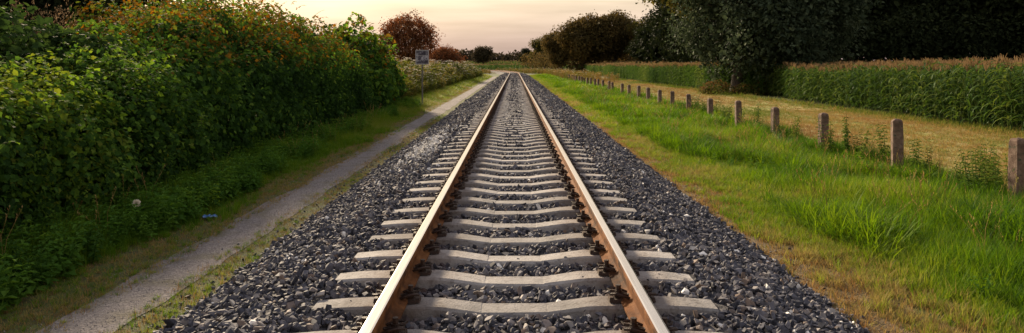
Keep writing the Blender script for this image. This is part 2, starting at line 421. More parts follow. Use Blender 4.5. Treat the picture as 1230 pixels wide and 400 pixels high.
# rail fastening: guide plate, W-shaped spring clamp and hexagon screw
fb = MB()
fb.box((.035, 0, .010), (.07, .125, .02), taper=.85)
fb.box((.075, 0, .014), (.03, .10, .026), taper=.7)
W = []
for yv, xv, zv in ((-.012, -.03, .034), (-.022, .03, .050), (-.034, .075, .052), (-.055, .085, .055), (-.07, .055, .060), (-.07, .0, .046), (-.066, -.035, .033)):
    W.append((xv, yv, zv))
fb.tube(W, .0095, 5); fb.tube([(a, -b, c) for a, b, c in W], .0095, 5)
fb.tube([(-.03, -.014, .034), (-.04, 0, .034), (-.03, .014, .034)], .0095, 5)
fb.tube([(.028, 0, .02), (.028, 0, .066)], .024, 8)
fb.tube([(.028, 0, .066), (.028, 0, .1)], .018, 6)
fast_me = fb.mesh('rail_fastening', M['clip'])
fast_lo = None

slp = [3.46 + .6 * i for i in range(-6, 372)]
slp = [v + random.uniform(-.008, .008) for v in slp]
SL = np.array(slp)
vis = [i for i, v in enumerate(slp) if v > 3.0][:300]
stuff_v, stuff_f = [], []
for i, sv in enumerate(slp):
    x, y, a = (float(q) for q in track(sv))
    rz = a + random.gauss(0, .003)
    me = sl_meshes[i % 5]
    if i in vis:
        so = obj('sleeper', me, trk, (x, y, ST), (random.gauss(0, .006), random.gauss(0, .003), rz))
        if vis.index(i) < 75:
            for side in (-1, 1):
                for io in (-1, 1):
                    f = obj('rail_fastening', fast_me, so, (side * (GA + .036) + io * .058, 0, .004), (0, 0, 0 if io > 0 else math.pi))
    else:
        b = len(stuff_v)
        mtx = Matrix.Translation((x, y, ST)) @ Matrix.Rotation(rz, 4, 'Z')
        stuff_v += [tuple(mtx @ v.co) for v in me.vertices]; stuff_f += [tuple(b + k for k in p.vertices) for p in me.polygons]
tag(obj('distant_sleepers', mesh_np('distant_sleepers', stuff_v, stuff_f, M['concrete']), trk), kind='stuff')
fv, ff = [], []
for i in vis[75:160]:
    x, y, a = (float(q) for q in track(slp[i]))
    for side in (-1, 1):
        for io in (-1, 1):
            cx = side * (GA + .036) + io * .085; b = len(fv)
            fv += [(cx + u * .05 + 0, y + v * .07, ST + .002 + w * .06) for w in (0, 1) for u, v in ((-1, -1), (1, -1), (1, 1), (-1, 1))]
            ff += [tuple(b + k for k in q) for q in ((4, 5, 6, 7), (0, 1, 5, 4), (1, 2, 6, 5), (2, 3, 7, 6), (3, 0, 4, 7))]
tag(obj('distant_fastenings', mesh_np('distant_fastenings', fv, ff, M['clip']), trk), kind='stuff')

# ------------------------------------------------------------------ ballast stones
import bmesh
def stone_mesh(seed, mat):
    r = np.random.default_rng(seed); bm = bmesh.new()
    sh = r.uniform((.8, .62, .45), (1.25, .95, .8))
    for _ in range(11):
        d = r.normal(size=3); d /= np.linalg.norm(d); d *= r.uniform(.82, 1.05)
        bm.verts.new(d * sh * .5)
    bmesh.ops.convex_hull(bm, input=bm.verts)
    for v in [v for v in bm.verts if not v.link_faces]: bm.verts.remove(v)
    me = bpy.data.meshes.new('stone'); bm.to_mesh(me); bm.free(); me.materials.append(mat); return me
stp = [proto('stone_shape', stone_mesh(100 + i, M['stone_i'])) for i in range(12)]
stm = [stone_mesh(100 + i, M['stone']) for i in range(12)]

def near_sleeper(o_, s_):
    k = np.clip(np.searchsorted(SL, s_), 1, len(SL) - 1)
    d = np.minimum(np.abs(SL[k] - s_), np.abs(SL[k - 1] - s_))
    return (d < .135) & (np.abs(o_) < 1.315)
SP = []
for (a, b, dens, size) in ((1.2, 13, 880, .055), (13, 30, 400, .070), (30, 62, 150, .10), (62, 130, 45, .17)):
    n = int((b - a) * 5.1 * dens)
    s_ = rng.uniform(a, b, n); o_ = rng.uniform(-2.6, 2.52, n)
    edge = 2.46 + .10 * vnoise(s_ * 2.0, o_ * 0, 31) + .07 * vnoise(s_ * 6.0, o_ * 0 + 4 * np.sign(o_), 32) + np.abs(rng.normal(0, .05, n))
    ok = (np.abs(o_) < edge + (o_ < 0) * .06) & ~near_sleeper(o_, s_)
    s_, o_ = s_[ok], o_[ok]; n = len(s_)
    sz = size * np.exp(rng.normal(0, .27, n))
    z = bedz(o_) + rng.uniform(-.55, .35, n) * size * .7 + .012 * vnoise(o_ * 5, s_ * 5, 77)
    SP.append(np.stack([o_, s_, z, sz], 1))
# a few strays on the sleepers and on the path edge
n = 420; s_ = rng.uniform(3, 16, n); o_ = rng.uniform(-1.28, 1.28, n)
ok = near_sleeper(o_, s_) & (np.abs(np.abs(o_) - .75) > .17); s_, o_ = s_[ok], o_[ok]
SP.append(np.stack([o_, s_, np.full(len(s_), ST - .012) + np.interp(np.abs(o_), [0, .21, .5, .95, 1.28], [-.043, -.043, 0, 0, -.02]) + .005, rng.uniform(.012, .045, len(s_))], 1)[:150])
n = 520; s_ = rng.uniform(3, 25, n); o_ = np.where(rng.random(n) < .6, -2.56 - np.abs(rng.normal(0, .13, n)), 2.5 + np.abs(rng.normal(0, .2, n)))
SP.append(np.stack([o_, s_, np.full(n, .012), rng.uniform(.015, .05, n)], 1))
SP = np.concatenate(SP)
px, py = along(SP[:, 1], SP[:, 0])
P = np.stack([px, py, SP[:, 2]], 1)
tint = np.clip(rng.beta(1.7, 2.4, len(P)) + (rng.random(len(P)) < .05) * rng.uniform(.25, .6, len(P)), 0, 1)
pale = np.exp(-((SP[:, 0] + 1.75) / .30) ** 2 - ((SP[:, 1] - 14.4) / 2.6) ** 2)     # spill of lime on the left shoulder
lime = rng.random(len(P)) < .95 * pale
tint[lime] = rng.uniform(.985, 1, lime.sum())
rust = np.clip(1 - np.abs(np.abs(SP[:, 0]) - .75) / .33, 0, 1) * rng.uniform(.0, .9, len(P))
rot = rng.uniform(0, 6.28, (len(P), 3)); rot[:, :2] = rng.normal(0, .7, (len(P), 2))
var = rng.integers(0, 12, len(P))
# the 300 that show largest are stones of their own
show = np.where((P[:, 1] > 3.9) & (np.abs(P[:, 0]) / P[:, 1] < .69) & ((1.9 - P[:, 2]) / P[:, 1] < .368), SP[:, 3] / P[:, 1] + (P[:, 2] - bedz(SP[:, 0])) * .12, 0)
show[np.abs(SP[:, 0]) < .0] = 0
big = np.argsort(-show)[:300]
mask = np.ones(len(P), bool); mask[big] = False
for i in big:
    o = obj('stone', stm[var[i]], bed, P[i], rot[i], float(SP[i, 3]))
scatter('gravel', stp, P[mask], rot[mask], SP[mask, 3], tint[mask], var[mask], parent=bed, rust=rust[mask])

M['grit'] = leafmat('path_grit', [(0, (.10, .09, .09)), (.5, (.195, .173, .17)), (.85, (.29, .26, .255)), (1, (.45, .42, .39))], 'inst', trans=0, spec=.2)
gp = [proto('grit_shape', stone_mesh(140 + i, M['grit'])) for i in range(5)]
n = 15000; s_ = 2.2 + 20 * rng.random(n) ** 1.5; o_ = -3.08 + rng.normal(0, .21, n)
x_, y_ = along(s_, o_)
GRT = scatter('path_grit', gp, np.stack([x_, y_, np.full(n, .0085)], 1), rng.uniform(0, 6.28, (n, 3)), rng.uniform(.005, .014, n) * (1 + s_ * .03), np.clip(.25 + .75 * rng.beta(2, 2.4, n), 0, 1)); tag(GRT, 'loose fine grit lying on the footpath', 'grit')

# ------------------------------------------------------------------ leaf clouds
LEAF = {'simple': (np.array([(0, 0, 0), (.42, .30, .07), (1, 0, -.08), (.42, -.30, .07)], float), np.array([(0, 1, 2), (0, 2, 3)])),
        'narrow': (np.array([(0, 0, 0), (.45, .13, .03), (1, 0, -.1), (.45, -.13, .03)], float), np.array([(0, 1, 2), (0, 2, 3)])),
        'lobed': (np.array([(0, 0, 0), (-.10, .30, .05), (.20, .36, .10), (.42, .45, .06), (.60, .29, .06), (1, 0, -.12), (.60, -.29, .06), (.42, -.45, .06), (.20, -.36, .10), (-.10, -.30, .05), (.45, 0, 0)], float),
                  np.array([(0, 1, 2), (0, 2, 10), (2, 3, 4), (2, 4, 10), (4, 5, 10), (10, 5, 6), (6, 7, 8), (10, 6, 8), (0, 10, 8), (0, 8, 9)])),
        'heart': (np.array([(0, 0, 0), (-.06, .26, .05), (.30, .40, .09), (.66, .22, .03), (1, 0, -.12), (.66, -.22, .03), (.30, -.40, .09), (-.06, -.26, .05)], float),
                  np.array([(0, 1, 2), (0, 2, 3), (0, 3, 4), (0, 4, 5), (0, 5, 6), (0, 6, 7)]))}
def frames(N, T):
    N = N / (np.linalg.norm(N, axis=1, keepdims=True) + 1e-9)
    T = T - N * np.sum(T * N, 1, keepdims=True); T = T / (np.linalg.norm(T, axis=1, keepdims=True) + 1e-9)
    return T, np.cross(N, T), N
def leaf_cloud(name, P, N, T, size, tint, shape, mat):
    L, Fc = LEAF[shape]; T, B, N = frames(N, T)
    V = P[:, None, :] + size[:, None, None] * (L[None, :, 0:1] * T[:, None, :] + L[None, :, 1:2] * B[:, None, :] + L[None, :, 2:3] * N[:, None, :])
    k = len(L); F = (np.arange(len(P))[:, None, None] * k + Fc[None]).reshape(-1, 3)
    return mesh_np(name, V.reshape(-1, 3), F, mat, tint=np.repeat(tint, k))

def blob_points(blobs, n, bump=.12, seed=0, depth=.35, zmin=.05, cut=.72):
    """points on and under the skin of a union of ellipsoids, with outward normals"""
    r = np.random.default_rng(seed); B = np.array(blobs, float)
    area = (B[:, 3] * B[:, 4] + B[:, 3] * B[:, 5] + B[:, 4] * B[:, 5]); w = area / area.sum()
    out_p, out_n = [], []; got = 0; tries = 0
    while got < n and tries < 12:
        tries += 1; m = int(n * 1.3) + 50
        k = r.choice(len(B), m, p=w); d = r.normal(size=(m, 3)); d /= np.linalg.norm(d, axis=1, keepdims=True)
        lump = 1 + bump * vnoise(d[:, 0] * 3.2 + k * 1.7, d[:, 1] * 3.2 + d[:, 2] * 2.6 + k, 5) + bump * .6 * vnoise(d[:, 0] * 8 + k, d[:, 2] * 8 - d[:, 1] * 6, 6)
        t = lump * (1 - depth * r.random(m) ** 1.8)
        p = B[k, :3] + d * B[k, 3:6] * t[:, None]
        nn = d / B[k, 3:6]; nn /= np.linalg.norm(nn, axis=1, keepdims=True)
        q = np.min(np.linalg.norm((p[:, None, :] - B[None, :, :3]) / B[None, :, 3:6], axis=2) + (np.arange(len(B))[None] == k[:, None]) * 9, axis=1) if len(B) > 1 else np.full(m, 9.)
        ok = (q > cut) & (p[:, 2] > zmin)
        out_p.append(p[ok]); out_n.append(nn[ok]); got += ok.sum()
    return np.concatenate(out_p)[:n], np.concatenate(out_n)[:n]

def foliage(name, blobs, n, size, shape, mat, parent, seed=0, depth=.35, droop=.7, upn=.5, warm=None, jit=.55, bump=.12, zmin=.05, cut=.72, indiv=0, imat=None, tl=(0, .85), toplit=.25, inner=0):
    r = np.random.default_rng(seed + 1)
    P, N = blob_points(blobs, n, bump, seed, depth, zmin, cut); n = len(P)
    Nn = N * (1 - upn) + np.array([0, 0, upn]) + r.normal(0, jit, (n, 3))
    T = N * .5 + np.array([0, 0, -droop]) + r.normal(0, .5, (n, 3))
    sz = size * np.minimum(np.exp(r.normal(0, .32, n)), 1.55)
    tint = np.clip(tl[0] + (tl[1] - tl[0]) * (.5 + .22 * r.normal(size=n) + .20 * vnoise(P[:, 1] * 1.1, P[:, 2] * 1.6 + P[:, 0], seed) + toplit * np.clip(N[:, 2], -.3, 1)), 0, 1)  # upward-facing leaves get a lighter tint: light from above painted into the colour
    if warm is not None: tint = warm(P, N, tint, r)
    keep = np.ones(n, bool)
    if indiv:
        c = np.array([0, 0, CAMZ]); dv = P - c; dist = np.linalg.norm(dv, axis=1)
        face = -np.sum(N * dv, 1) / dist
        u = P[:, 0] / P[:, 1]; w = (CAMZ - P[:, 2]) / P[:, 1]
        inview = (P[:, 1] > 1) & (np.abs(u) < .70) & (w < .3) & (w > -.085) & (face > .25)
        sc = np.where(inview, np.minimum(sz, size * 1.3) / dist * (1 + .8 * face), 0)
        # most outlying leaves first: bin the view and keep the nearest of each bin
        key = np.round(u * 90).astype(int) * 4000 + np.round(w * 90).astype(int)
        order = np.argsort(np.where(inview, dist, 1e9)); seen = set(); first = []
        for i in order:
            if not inview[i]: break
            if key[i] not in seen: seen.add(key[i]); first.append(i)
        first = np.array(first); pick = first[np.argsort(-sc[first])[:indiv]]; sz[pick] = np.minimum(sz[pick], size * 1.3)
        keep[pick] = False
        L, Fc = LEAF[shape]
        me = mesh_np('leaf', L, [tuple(f) for f in Fc], imat)
        Tt, Bb, Nm = frames(Nn[pick], T[pick])
        for j, i in enumerate(pick):
            o = bpy.data.objects.new('leaf', me); link(o, parent)
            mt = Matrix(((Tt[j, 0], Bb[j, 0], Nm[j, 0]), (Tt[j, 1], Bb[j, 1], Nm[j, 1]), (Tt[j, 2], Bb[j, 2], Nm[j, 2]))).to_4x4()
            o.matrix_local = Matrix.Translation(P[i]) @ mt @ Matrix.Scale(float(sz[i]), 4)
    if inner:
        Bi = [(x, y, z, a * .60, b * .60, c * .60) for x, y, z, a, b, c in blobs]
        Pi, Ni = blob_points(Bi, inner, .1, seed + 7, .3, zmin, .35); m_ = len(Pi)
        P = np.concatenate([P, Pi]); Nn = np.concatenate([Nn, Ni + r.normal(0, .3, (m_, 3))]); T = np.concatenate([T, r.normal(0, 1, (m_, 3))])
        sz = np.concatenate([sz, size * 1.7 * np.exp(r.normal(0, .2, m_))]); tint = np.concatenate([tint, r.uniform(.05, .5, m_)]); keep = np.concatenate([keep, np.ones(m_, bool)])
    me = leaf_cloud(name, P[keep], Nn[keep], T[keep], sz[keep], tint[keep], shape, mat)
    o = obj(name, me, parent); o['kind'] = 'stuff'
    return o

def stems(name, pts, parent, mat, r0=.03, zb=0.0, seed=0, n=6):
    r = random.Random(seed)
    for (x, y, z) in pts:
        b = MB()
        bx, by = x + r.uniform(-.35, .35), y + r.uniform(-.35, .35)
        mid = ((x + bx) / 2 + r.uniform(-.15, .15), (y + by) / 2 + r.uniform(-.15, .15), zb + (z - zb) * .55)
        b.tube([(bx, by, zb - .05), mid, (x, y, z)], [r0, r0 * .7, r0 * .3], 5)
        obj(name, b.mesh(name, mat), parent)

VINE = [(0, (.014, .034, .010)), (.35, (.028, .068, .015)), (.58, (.055, .125, .022)), (.78, (.15, .26, .035)), (.86, (.125, .105, .020)), (.93, (.19, .105, .020)), (1, (.26, .10, .018))]  # upper stops carry the sunlit crest, then the orange sunset glow, as leaf colour
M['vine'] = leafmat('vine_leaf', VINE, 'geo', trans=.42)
M['vine_o'] = leafmat('vine_leaf_single', [(0, (.016, .038, .010)), (.5, (.032, .076, .015)), (.88, (.06, .13, .022)), (1, (.11, .18, .028))], 'random', trans=.42)
M['shoot'] = leafmat('young_vine_leaf', [(0, (.06, .13, .02)), (1, (.15, .25, .035))], 'random', trans=.4)
M['shoot_o'] = leafmat('glow_tinted_vine_leaf', [(0, (.09, .12, .022)), (.5, (.15, .12, .024)), (1, (.22, .10, .02))], 'random', trans=.4)  # orange sunset glow painted into the colour of the thicket's shoots
M['bushdark'] = leafmat('dark_bush_leaf', [(0, (.014, .030, .010)), (.6, (.03, .062, .016)), (1, (.06, .10, .025))])
M['greyleaf'] = leafmat('grey_green_leaf', [(0, (.03, .045, .022)), (.6, (.06, .085, .04)), (1, (.12, .14, .07))])


def rebase(root):
    """children were made in world coordinates: hang them on the root's own place"""
    for c in root.children: c.location = c.location - root.location

def shoots(parent, spots, seed, mat):
    """stray shoots arching out of a hedge, each with its leaves"""
    r = np.random.default_rng(seed)
    for (x, y, z) in spots:
        b = MB(); a = r.uniform(-1.2, 1.2); l = r.uniform(.25, .55); d = Vector((math.cos(a) * .6, math.sin(a) * .6, r.uniform(.5, 1.1))).normalized(); p = Vector((0, 0, 0)); pts = [p.copy()]
        for j in range(6):
            p = p + d * l / 6; d = (d + Vector((r.normal(0, .12), r.normal(0, .12), -.22))).normalized(); pts.append(p.copy())
        b.tube([tuple(q) for q in pts], [.004] * 6 + [.0015], 3, cap=False)
        for j in range(1, 7):
            for sg in (-1, 1):
                t = Vector((r.normal(0, .5), sg, r.normal(-.1, .4))).normalized(); sd_ = t.cross(Vector((0, 0, 1))).normalized(); s_ = .075 * r.uniform(.6, 1.1) * (1.1 - j * .08); c = pts[j]
                b.add([c, c + t * s_ * .35 + sd_ * s_ * .4, c + t * s_ * .7 + sd_ * s_ * .22, c + t * s_ - Vector((0, 0, s_ * .2)), c + t * s_ * .7 - sd_ * s_ * .22, c + t * s_ * .35 - sd_ * s_ * .4], [(0, 1, 2), (0, 2, 3), (0, 3, 4), (0, 4, 5)], 1)
        obj('shoot', b.mesh('shoot', [M['twig'], mat]), parent, (x, y, z))

# ---- left side: low bright vine wall, tall overgrown thicket, bushes behind
rb = random.Random(3)
H1 = empty('vine_hedge', (-5.6, 6.5, 0)); tag(H1, 'low bright green vine hedge nearest the camera on the left', 'hedge')
bl = []
for k in range(12):
    y = 2.2 + k * .78
    bl.append((-5.8 + rb.uniform(-.14, .12), y, .92 + rb.uniform(-.1, .1), 1.0 + rb.uniform(-.1, .1), .85, .98 + rb.uniform(-.12, .12)))
    bl.append((-5.4 + rb.uniform(-.12, .12), y + .3, .5, .62, .6, .62))
foliage('foliage', bl, 56000, .056, 'lobed', M['vine'], H1, seed=21, inner=6000, depth=.4, upn=.45, indiv=300, imat=M['vine_o'], tl=(.02, .80), toplit=.46, warm=lambda P, N, t, r: np.minimum(t, .80 + .03 * r.random(len(P))), bump=.24, jit=.42)  # strong top term paints a sunlit crest into the leaf tint
stems('stem', [b[:3] for b in bl[::2]], H1, M['twig'])
shoots(H1, [(b[0] + rb.uniform(-.2, .8), b[1] + rb.uniform(-.4, .4), b[2] + b[5] * rb.uniform(.72, .98)) for b in bl for _ in (0, 1)], 5, M['shoot'])
rebase(H1)

H2 = empty('overgrown_thicket', (-6.3, 18, 0)); tag(H2, 'tall thicket smothered in vines with orange sunset glow painted into its top beside the path', 'hedge')
bl = []
# low skirt, then arching mounds of vine stepping up and back
for k in range(19):
    y = 11.0 + k * .84
    bl.append((-5.5 + rb.uniform(-.22, .15), y, .55 + rb.uniform(-.1, .25), .62 + rb.uniform(-.1, .15), .6, .75 + rb.uniform(-.1, .2)))
for (x, y, z, a, b_, c) in ((-5.75, 11.2, 1.15, .85, 1.0, .85), (-5.8, 13.1, 1.45, .95, 1.15, .95), (-5.65, 15.3, 1.35, .9, 1.2, 1.0), (-5.75, 17.6, 1.7, .95, 1.2, 1.0), (-5.6, 19.8, 1.4, .9, 1.2, 1.05), (-5.75, 22.0, 1.75, .95, 1.25, 1.0), (-5.65, 24.3, 1.4, .95, 1.2, 1.05), (-5.9, 26.0, 1.3, .9, 1.0, 1.0),
                            (-6.75, 11.9, 1.75, 1.0, 1.1, .9), (-6.6, 14.2, 2.2, 1.05, 1.2, .95), (-6.9, 16.6, 2.55, 1.2, 1.35, 1.0), (-6.5, 18.9, 2.45, 1.05, 1.2, .95), (-6.8, 21.2, 2.65, 1.15, 1.3, 1.0), (-6.6, 23.6, 2.4, 1.1, 1.3, 1.0), (-6.9, 25.6, 2.0, 1.0, 1.1, .95),
                            (-8.0, 15.2, 2.3, 1.1, 1.3, .95), (-8.1, 18.2, 2.75, 1.2, 1.4, 1.0), (-8.1, 21.6, 2.7, 1.2, 1.4, 1.0), (-6.6, 13, 1.0, 1.2, 2.2, 1.0), (-6.6, 17, 1.2, 1.2, 2.4, 1.2), (-6.6, 21, 1.2, 1.2, 2.4, 1.2), (-6.6, 24.5, 1.1, 1.1, 2.0, 1.1)):
    bl.append((x - .15 + rb.uniform(-.1, .1), y + rb.uniform(-.2, .2), z, a, b_, c))
def warm(P, N, t, r):  # paints the sunset glow into leaf colour, stronger with height
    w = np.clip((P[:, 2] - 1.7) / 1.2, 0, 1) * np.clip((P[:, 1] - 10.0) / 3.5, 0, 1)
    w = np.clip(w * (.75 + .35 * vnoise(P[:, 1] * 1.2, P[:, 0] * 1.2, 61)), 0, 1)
    glow_hit = r.random(len(P)) < w * .88
    return np.where(glow_hit, np.clip(.80 + .17 * r.random(len(P)), 0, 1), np.minimum(t, .8))
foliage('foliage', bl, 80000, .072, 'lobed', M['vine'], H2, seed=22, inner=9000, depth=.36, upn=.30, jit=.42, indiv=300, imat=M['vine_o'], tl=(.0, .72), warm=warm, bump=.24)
stems('stem', [b[:3] for b in bl[::2]], H2, M['twig'], r0=.04)
shoots(H2, [(b[0] + rb.uniform(-.2, .5), b[1] + rb.uniform(-.5, .5), b[2] + b[5] * rb.uniform(.86, 1.02)) for b in bl[19:] for _ in (0, 1, 2)], 6, M['shoot_o'])
rebase(H2)

H3 = empty('rounded_shrub', (-6.4, 29.3, 0)); tag(H3, 'rounded leafy shrub rising at the far end of the thicket', 'shrub')
bl = [(-6.5, 29, 2.2, 1.15, 1.3, 1.45), (-5.9, 28, 1.3, 1.2, 1.2, 1.3), (-5.6, 27, .9, .9, 1.0, 1.0), (-6.1, 30.8, 1.9, 1.0, 1.2, 1.3), (-5.7, 31.5, 1.1, .9, 1.2, 1.1), (-5.5, 29.4, .9, .8, 1.0, 1.0), (-7.2, 30, 2.0, 1.2, 1.2, 1.4)]
def warm3(P, N, t, r):  # same painted sunset glow on the shrub's upper leaves
    return np.where(r.random(len(P)) < np.clip((P[:, 2] - 1.6) / 2.2, 0, .55), np.clip(.74 + .2 * r.random(len(P)), 0, 1), t)
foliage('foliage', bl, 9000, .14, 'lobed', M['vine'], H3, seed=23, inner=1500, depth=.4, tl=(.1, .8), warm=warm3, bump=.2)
stems('stem', [b[:3] for b in bl], H3, M['twig'], r0=.05); rebase(H3)

M['loose'] = leafmat('golden_shrub_leaf', [(0, (.035, .055, .012)), (.5, (.09, .105, .02)), (.8, (.17, .15, .03)), (1, (.25, .17, .05))], trans=.4)
H6 = empty('loose_shrub', (-6.4, 35, 0)); tag(H6, 'loose golden green shrub behind the notice board', 'shrub')
bl = [(-6.3, 33.4, 1.0, .9, 1.0, 1.05), (-6.6, 35.2, 1.05, 1.0, 1.2, 1.1), (-5.8, 34.6, .7, .7, .9, .8), (-7.2, 36.8, 1.0, 1.0, 1.3, 1.0), (-6.1, 37.0, .75, .8, 1.2, .8)]
foliage('foliage', bl, 7000, .13, 'simple', M['loose'], H6, seed=26, depth=.6, droop=.1, jit=.8, bump=.35); stems('stem', [b[:3] for b in bl], H6, M['twig']); rebase(H6)

H4 = empty('dark_bush', (-7.2, 10.2, 0)); tag(H4, 'dark leafy bush showing above the low vine hedge', 'bush')
bl = [(-7.0, 9.6, 1.45, .95, .9, 1.05), (-7.3, 10.8, 1.6, 1.1, 1.0, 1.1), (-6.6, 10.9, 1.5, .8, .8, .95), (-8.4, 10.4, 1.5, 1.0, 1.0, 1.1)]
foliage('foliage', bl, 8000, .10, 'lobed', M['bushdark'], H4, seed=24, depth=.4); stems('stem', [b[:3] for b in bl], H4, M['twig']); rebase(H4)

H5 = empty('willowherb_clump', (-8.0, 8.3, 0)); tag(H5, 'grey green willowherb clump behind the low vine hedge at the left edge', 'shrub')
bl = [(-7.4, 7.6, 1.35, .9, .9, 1.15), (-8.2, 8.6, 1.5, .9, .9, 1.1), (-6.9, 8.3, 1.3, .6, .7, 1.0), (-9.2, 9.2, 1.5, 1, 1, 1.2)]
foliage('foliage', bl, 9000, .10, 'narrow', M['greyleaf'], H5, seed=25, depth=.5, droop=-.5, jit=.9, bump=.3); stems('stem', [b[:3] for b in bl], H5, M['twig']); rebase(H5)

# tall tan grass with plumes behind
M['plume'] = leafmat('plume', [(0, (.13, .095, .055)), (1, (.27, .20, .115))], trans=.4)
G1 = empty('plume_grass', (-8.6, 12.2, 0)); tag(G1, 'tall tan plume grass standing above the dark bush', 'grass clump')
r_ = np.random.default_rng(8); b = MB(); pp, pt = [], []
for k in range(80):
    x, y = -8.6 + r_.normal(0, .7), 12.3 + r_.normal(0, .8); h = r_.uniform(2.2, 3.1); lx, ly = r_.normal(0, .18, 2)
    b.tube([(x, y, 0), (x + lx * .4, y + ly * .4, h * .6), (x + lx, y + ly, h)], [.005, .004, .002], 3, cap=False)
    for j in range(44):
        f = r_.random(); z = h - .6 * f
        pp.append((x + lx * (z / h) + r_.normal(0, .02 + .03 * f), y + ly * (z / h) + r_.normal(0, .02 + .03 * f), z)); pt.append(r_.random())
obj('stalk', b.mesh('stalk', M['plume']), G1)
pp = np.array(pp); n = len(pp)
o = obj('plume', leaf_cloud('plume', pp, r_.normal(size=(n, 3)), np.array([[0, 0, 1.]]) + r_.normal(0, .35, (n, 3)), np.full(n, .055), np.array(pt), 'narrow', M['plume']), G1); o['kind'] = 'stuff'
rebase(G1)

# ------------------------------------------------------------------ trees
def tree_meshes(name, h, rad, base, nleaf, lsize, mat, seed, shape='simple', nb=14, lean=0, droop=.5, trunk_r=None, flat=1.0, bump=.38):
    """trunk with limbs, and a crown of many leaves on uneven lobes"""
    r = np.random.default_rng(seed); bl = []
    ch = (h - base) / 2; cz = base + ch
    for k in range(nb):
        d = r.normal(size=3); d /= np.linalg.norm(d); t = r.uniform(.35, .78)
        c = np.array([d[0] * rad * t + lean, d[1] * rad * t, cz + d[2] * ch * t * .95])
        s_ = r.uniform(.30, .50) * (rad + ch) * .5
        bl.append((*c, s_ * r.uniform(.9, 1.25), s_ * r.uniform(.9, 1.25), s_ * r.uniform(.65, .95) * flat))
    bl.append((lean, 0, cz, rad * .62, rad * .62, ch * .68))
    P, N = blob_points(bl, nleaf, bump, seed, .5, .3, .6); n = len(P)
    P = P + r.normal(0, .04 * rad, (n, 3)) * (r.random((n, 1)) < .3)
    Nn = N * .5 + np.array([0, 0, .4]) + r.normal(0, .6, (n, 3)); T = N * .5 + np.array([0, 0, -droop]) + r.normal(0, .6, (n, 3))
    tint = np.clip(.45 + .22 * r.normal(size=n) + .22 * vnoise(P[:, 0] * 4 / rad + P[:, 1], P[:, 2] * 4 / rad, seed), 0, 1)
    crown = leaf_cloud(name + '_crown', P, Nn, T, lsize * np.exp(r.normal(0, .3, n)), tint, shape, mat)
    b = MB(); tr = trunk_r or h * .025
    tp = np.array([lean * .5, 0, base + ch * .7])
    b.tube([(0, 0, -.2), (.03 * h * r.normal() * .3, .02, base * .6), tuple(tp * np.array([.5, 1, .65])), tuple(tp)], [tr * 1.35, tr, tr * .75, tr * .45], 9)
    for q in bl[:-1]:
        a = np.array([lean * .25, 0, base * r.uniform(.55, 1.0) + ch * r.uniform(0, .35)]); e = np.array(q[:3]); mid = (a + e) / 2 + r.normal(0, .06 * rad, 3) + np.array([0, 0, .08 * rad])
        b.tube([tuple(a), tuple(mid), tuple(e)], [tr * .42, tr * .28, tr * .1], 5)
        for _ in range(3):
            e2 = e + r.normal(size=3) * np.array(q[3:6]) * .55; b.tube([tuple((mid + e) / 2), tuple(e2)], [tr * .14, tr * .04], 4)
    return b.mesh(name + '_trunk', M['bark'], smooth=True), crown
def plant_tree(name, ms, loc, rz=0, sc=1.0, label='', cat='tree', group=None):
    t = empty(name, loc, rz); t.scale = (sc, sc, sc) if not hasattr(sc, '__len__') else sc
    obj('trunk', ms[0], t); c = obj('crown', ms[1], t); c['kind'] = 'stuff'
    tag(t, label, cat, group); return t

M['willow'] = leafmat('willow_leaf', [(0, (.020, .032, .018)), (.5, (.050, .070, .040)), (1, (.11, .14, .08))], trans=.25, rough=.6)
M['oak'] = leafmat('oak_leaf', [(0, (.030, .038, .012)), (.5, (.080, .080, .022)), (.85, (.15, .12, .03)), (1, (.20, .12, .03))], trans=.35)
M['brownoak'] = leafmat('brownish_oak_leaf', [(0, (.042, .036, .015)), (.5, (.095, .076, .028)), (1, (.17, .115, .04))], trans=.35)
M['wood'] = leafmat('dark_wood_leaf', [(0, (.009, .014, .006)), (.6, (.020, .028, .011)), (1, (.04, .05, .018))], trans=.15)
M['redleaf'] = leafmat('copper_leaf', [(0, (.07, .030, .017)), (.5, (.165, .075, .035)), (1, (.27, .13, .05))], trans=.35)
M['farleaf'] = leafmat('far_leaf', [(0, (.040, .036, .022)), (1, (.085, .068, .040))], trans=.25)

will = tree_meshes('willow', 11.5, 5.3, .3, 70000, .24, M['willow'], 51, shape='simple', nb=40, lean=1.7, droop=.35, trunk_r=.42)
plant_tree('willow_tree', will, (14.5, 47.5, 0), 0, 1.0, 'huge dark grey green willow in front of the maize on the right')
oakA = tree_meshes('oak_a', 12.5, 5.2, 1.5, 20000, .36, M['brownoak'], 52, nb=22)
oakB = tree_meshes('oak_b', 11.5, 5.0, 1.0, 20000, .36, M['oak'], 53, nb=20)
oakC = tree_meshes('oak_c', 12.0, 4.2, 1.2, 15000, .36, M['wood'], 54, nb=18)
big = tree_meshes('oak_big', 15, 7.0, 5.0, 26000, .34, M['oak'], 55, nb=26, trunk_r=.45)
red = tree_meshes('copper', 8.4, 3.5, .8, 15000, .22, M['redleaf'], 56, nb=26, bump=.45)
wA = tree_meshes('wood_a', 19, 6.5, 1.0, 26000, .5, M['wood'], 57, nb=26)
wB = tree_meshes('wood_b', 17, 5.5, .6, 24000, .5, M['wood'], 58, nb=24)
far = tree_meshes('far_tree', 10.5, 4.6, 2.0, 8000, .5, M['farleaf'], 59, nb=16)
def G(x, y): return (x, y, float(gz(x, y)))
plant_tree('oak_tree', big, G(17.0, 60), .6, 1.0, 'big oak behind the willow reaching a leafy limb into the sky')
OG = 'oaks along the far edge of the maize'
plant_tree('oak_tree', oakA, G(14.2, 150), 0, 1.12, 'broad brownish oak, tallest of the row beyond the maize', group=OG)
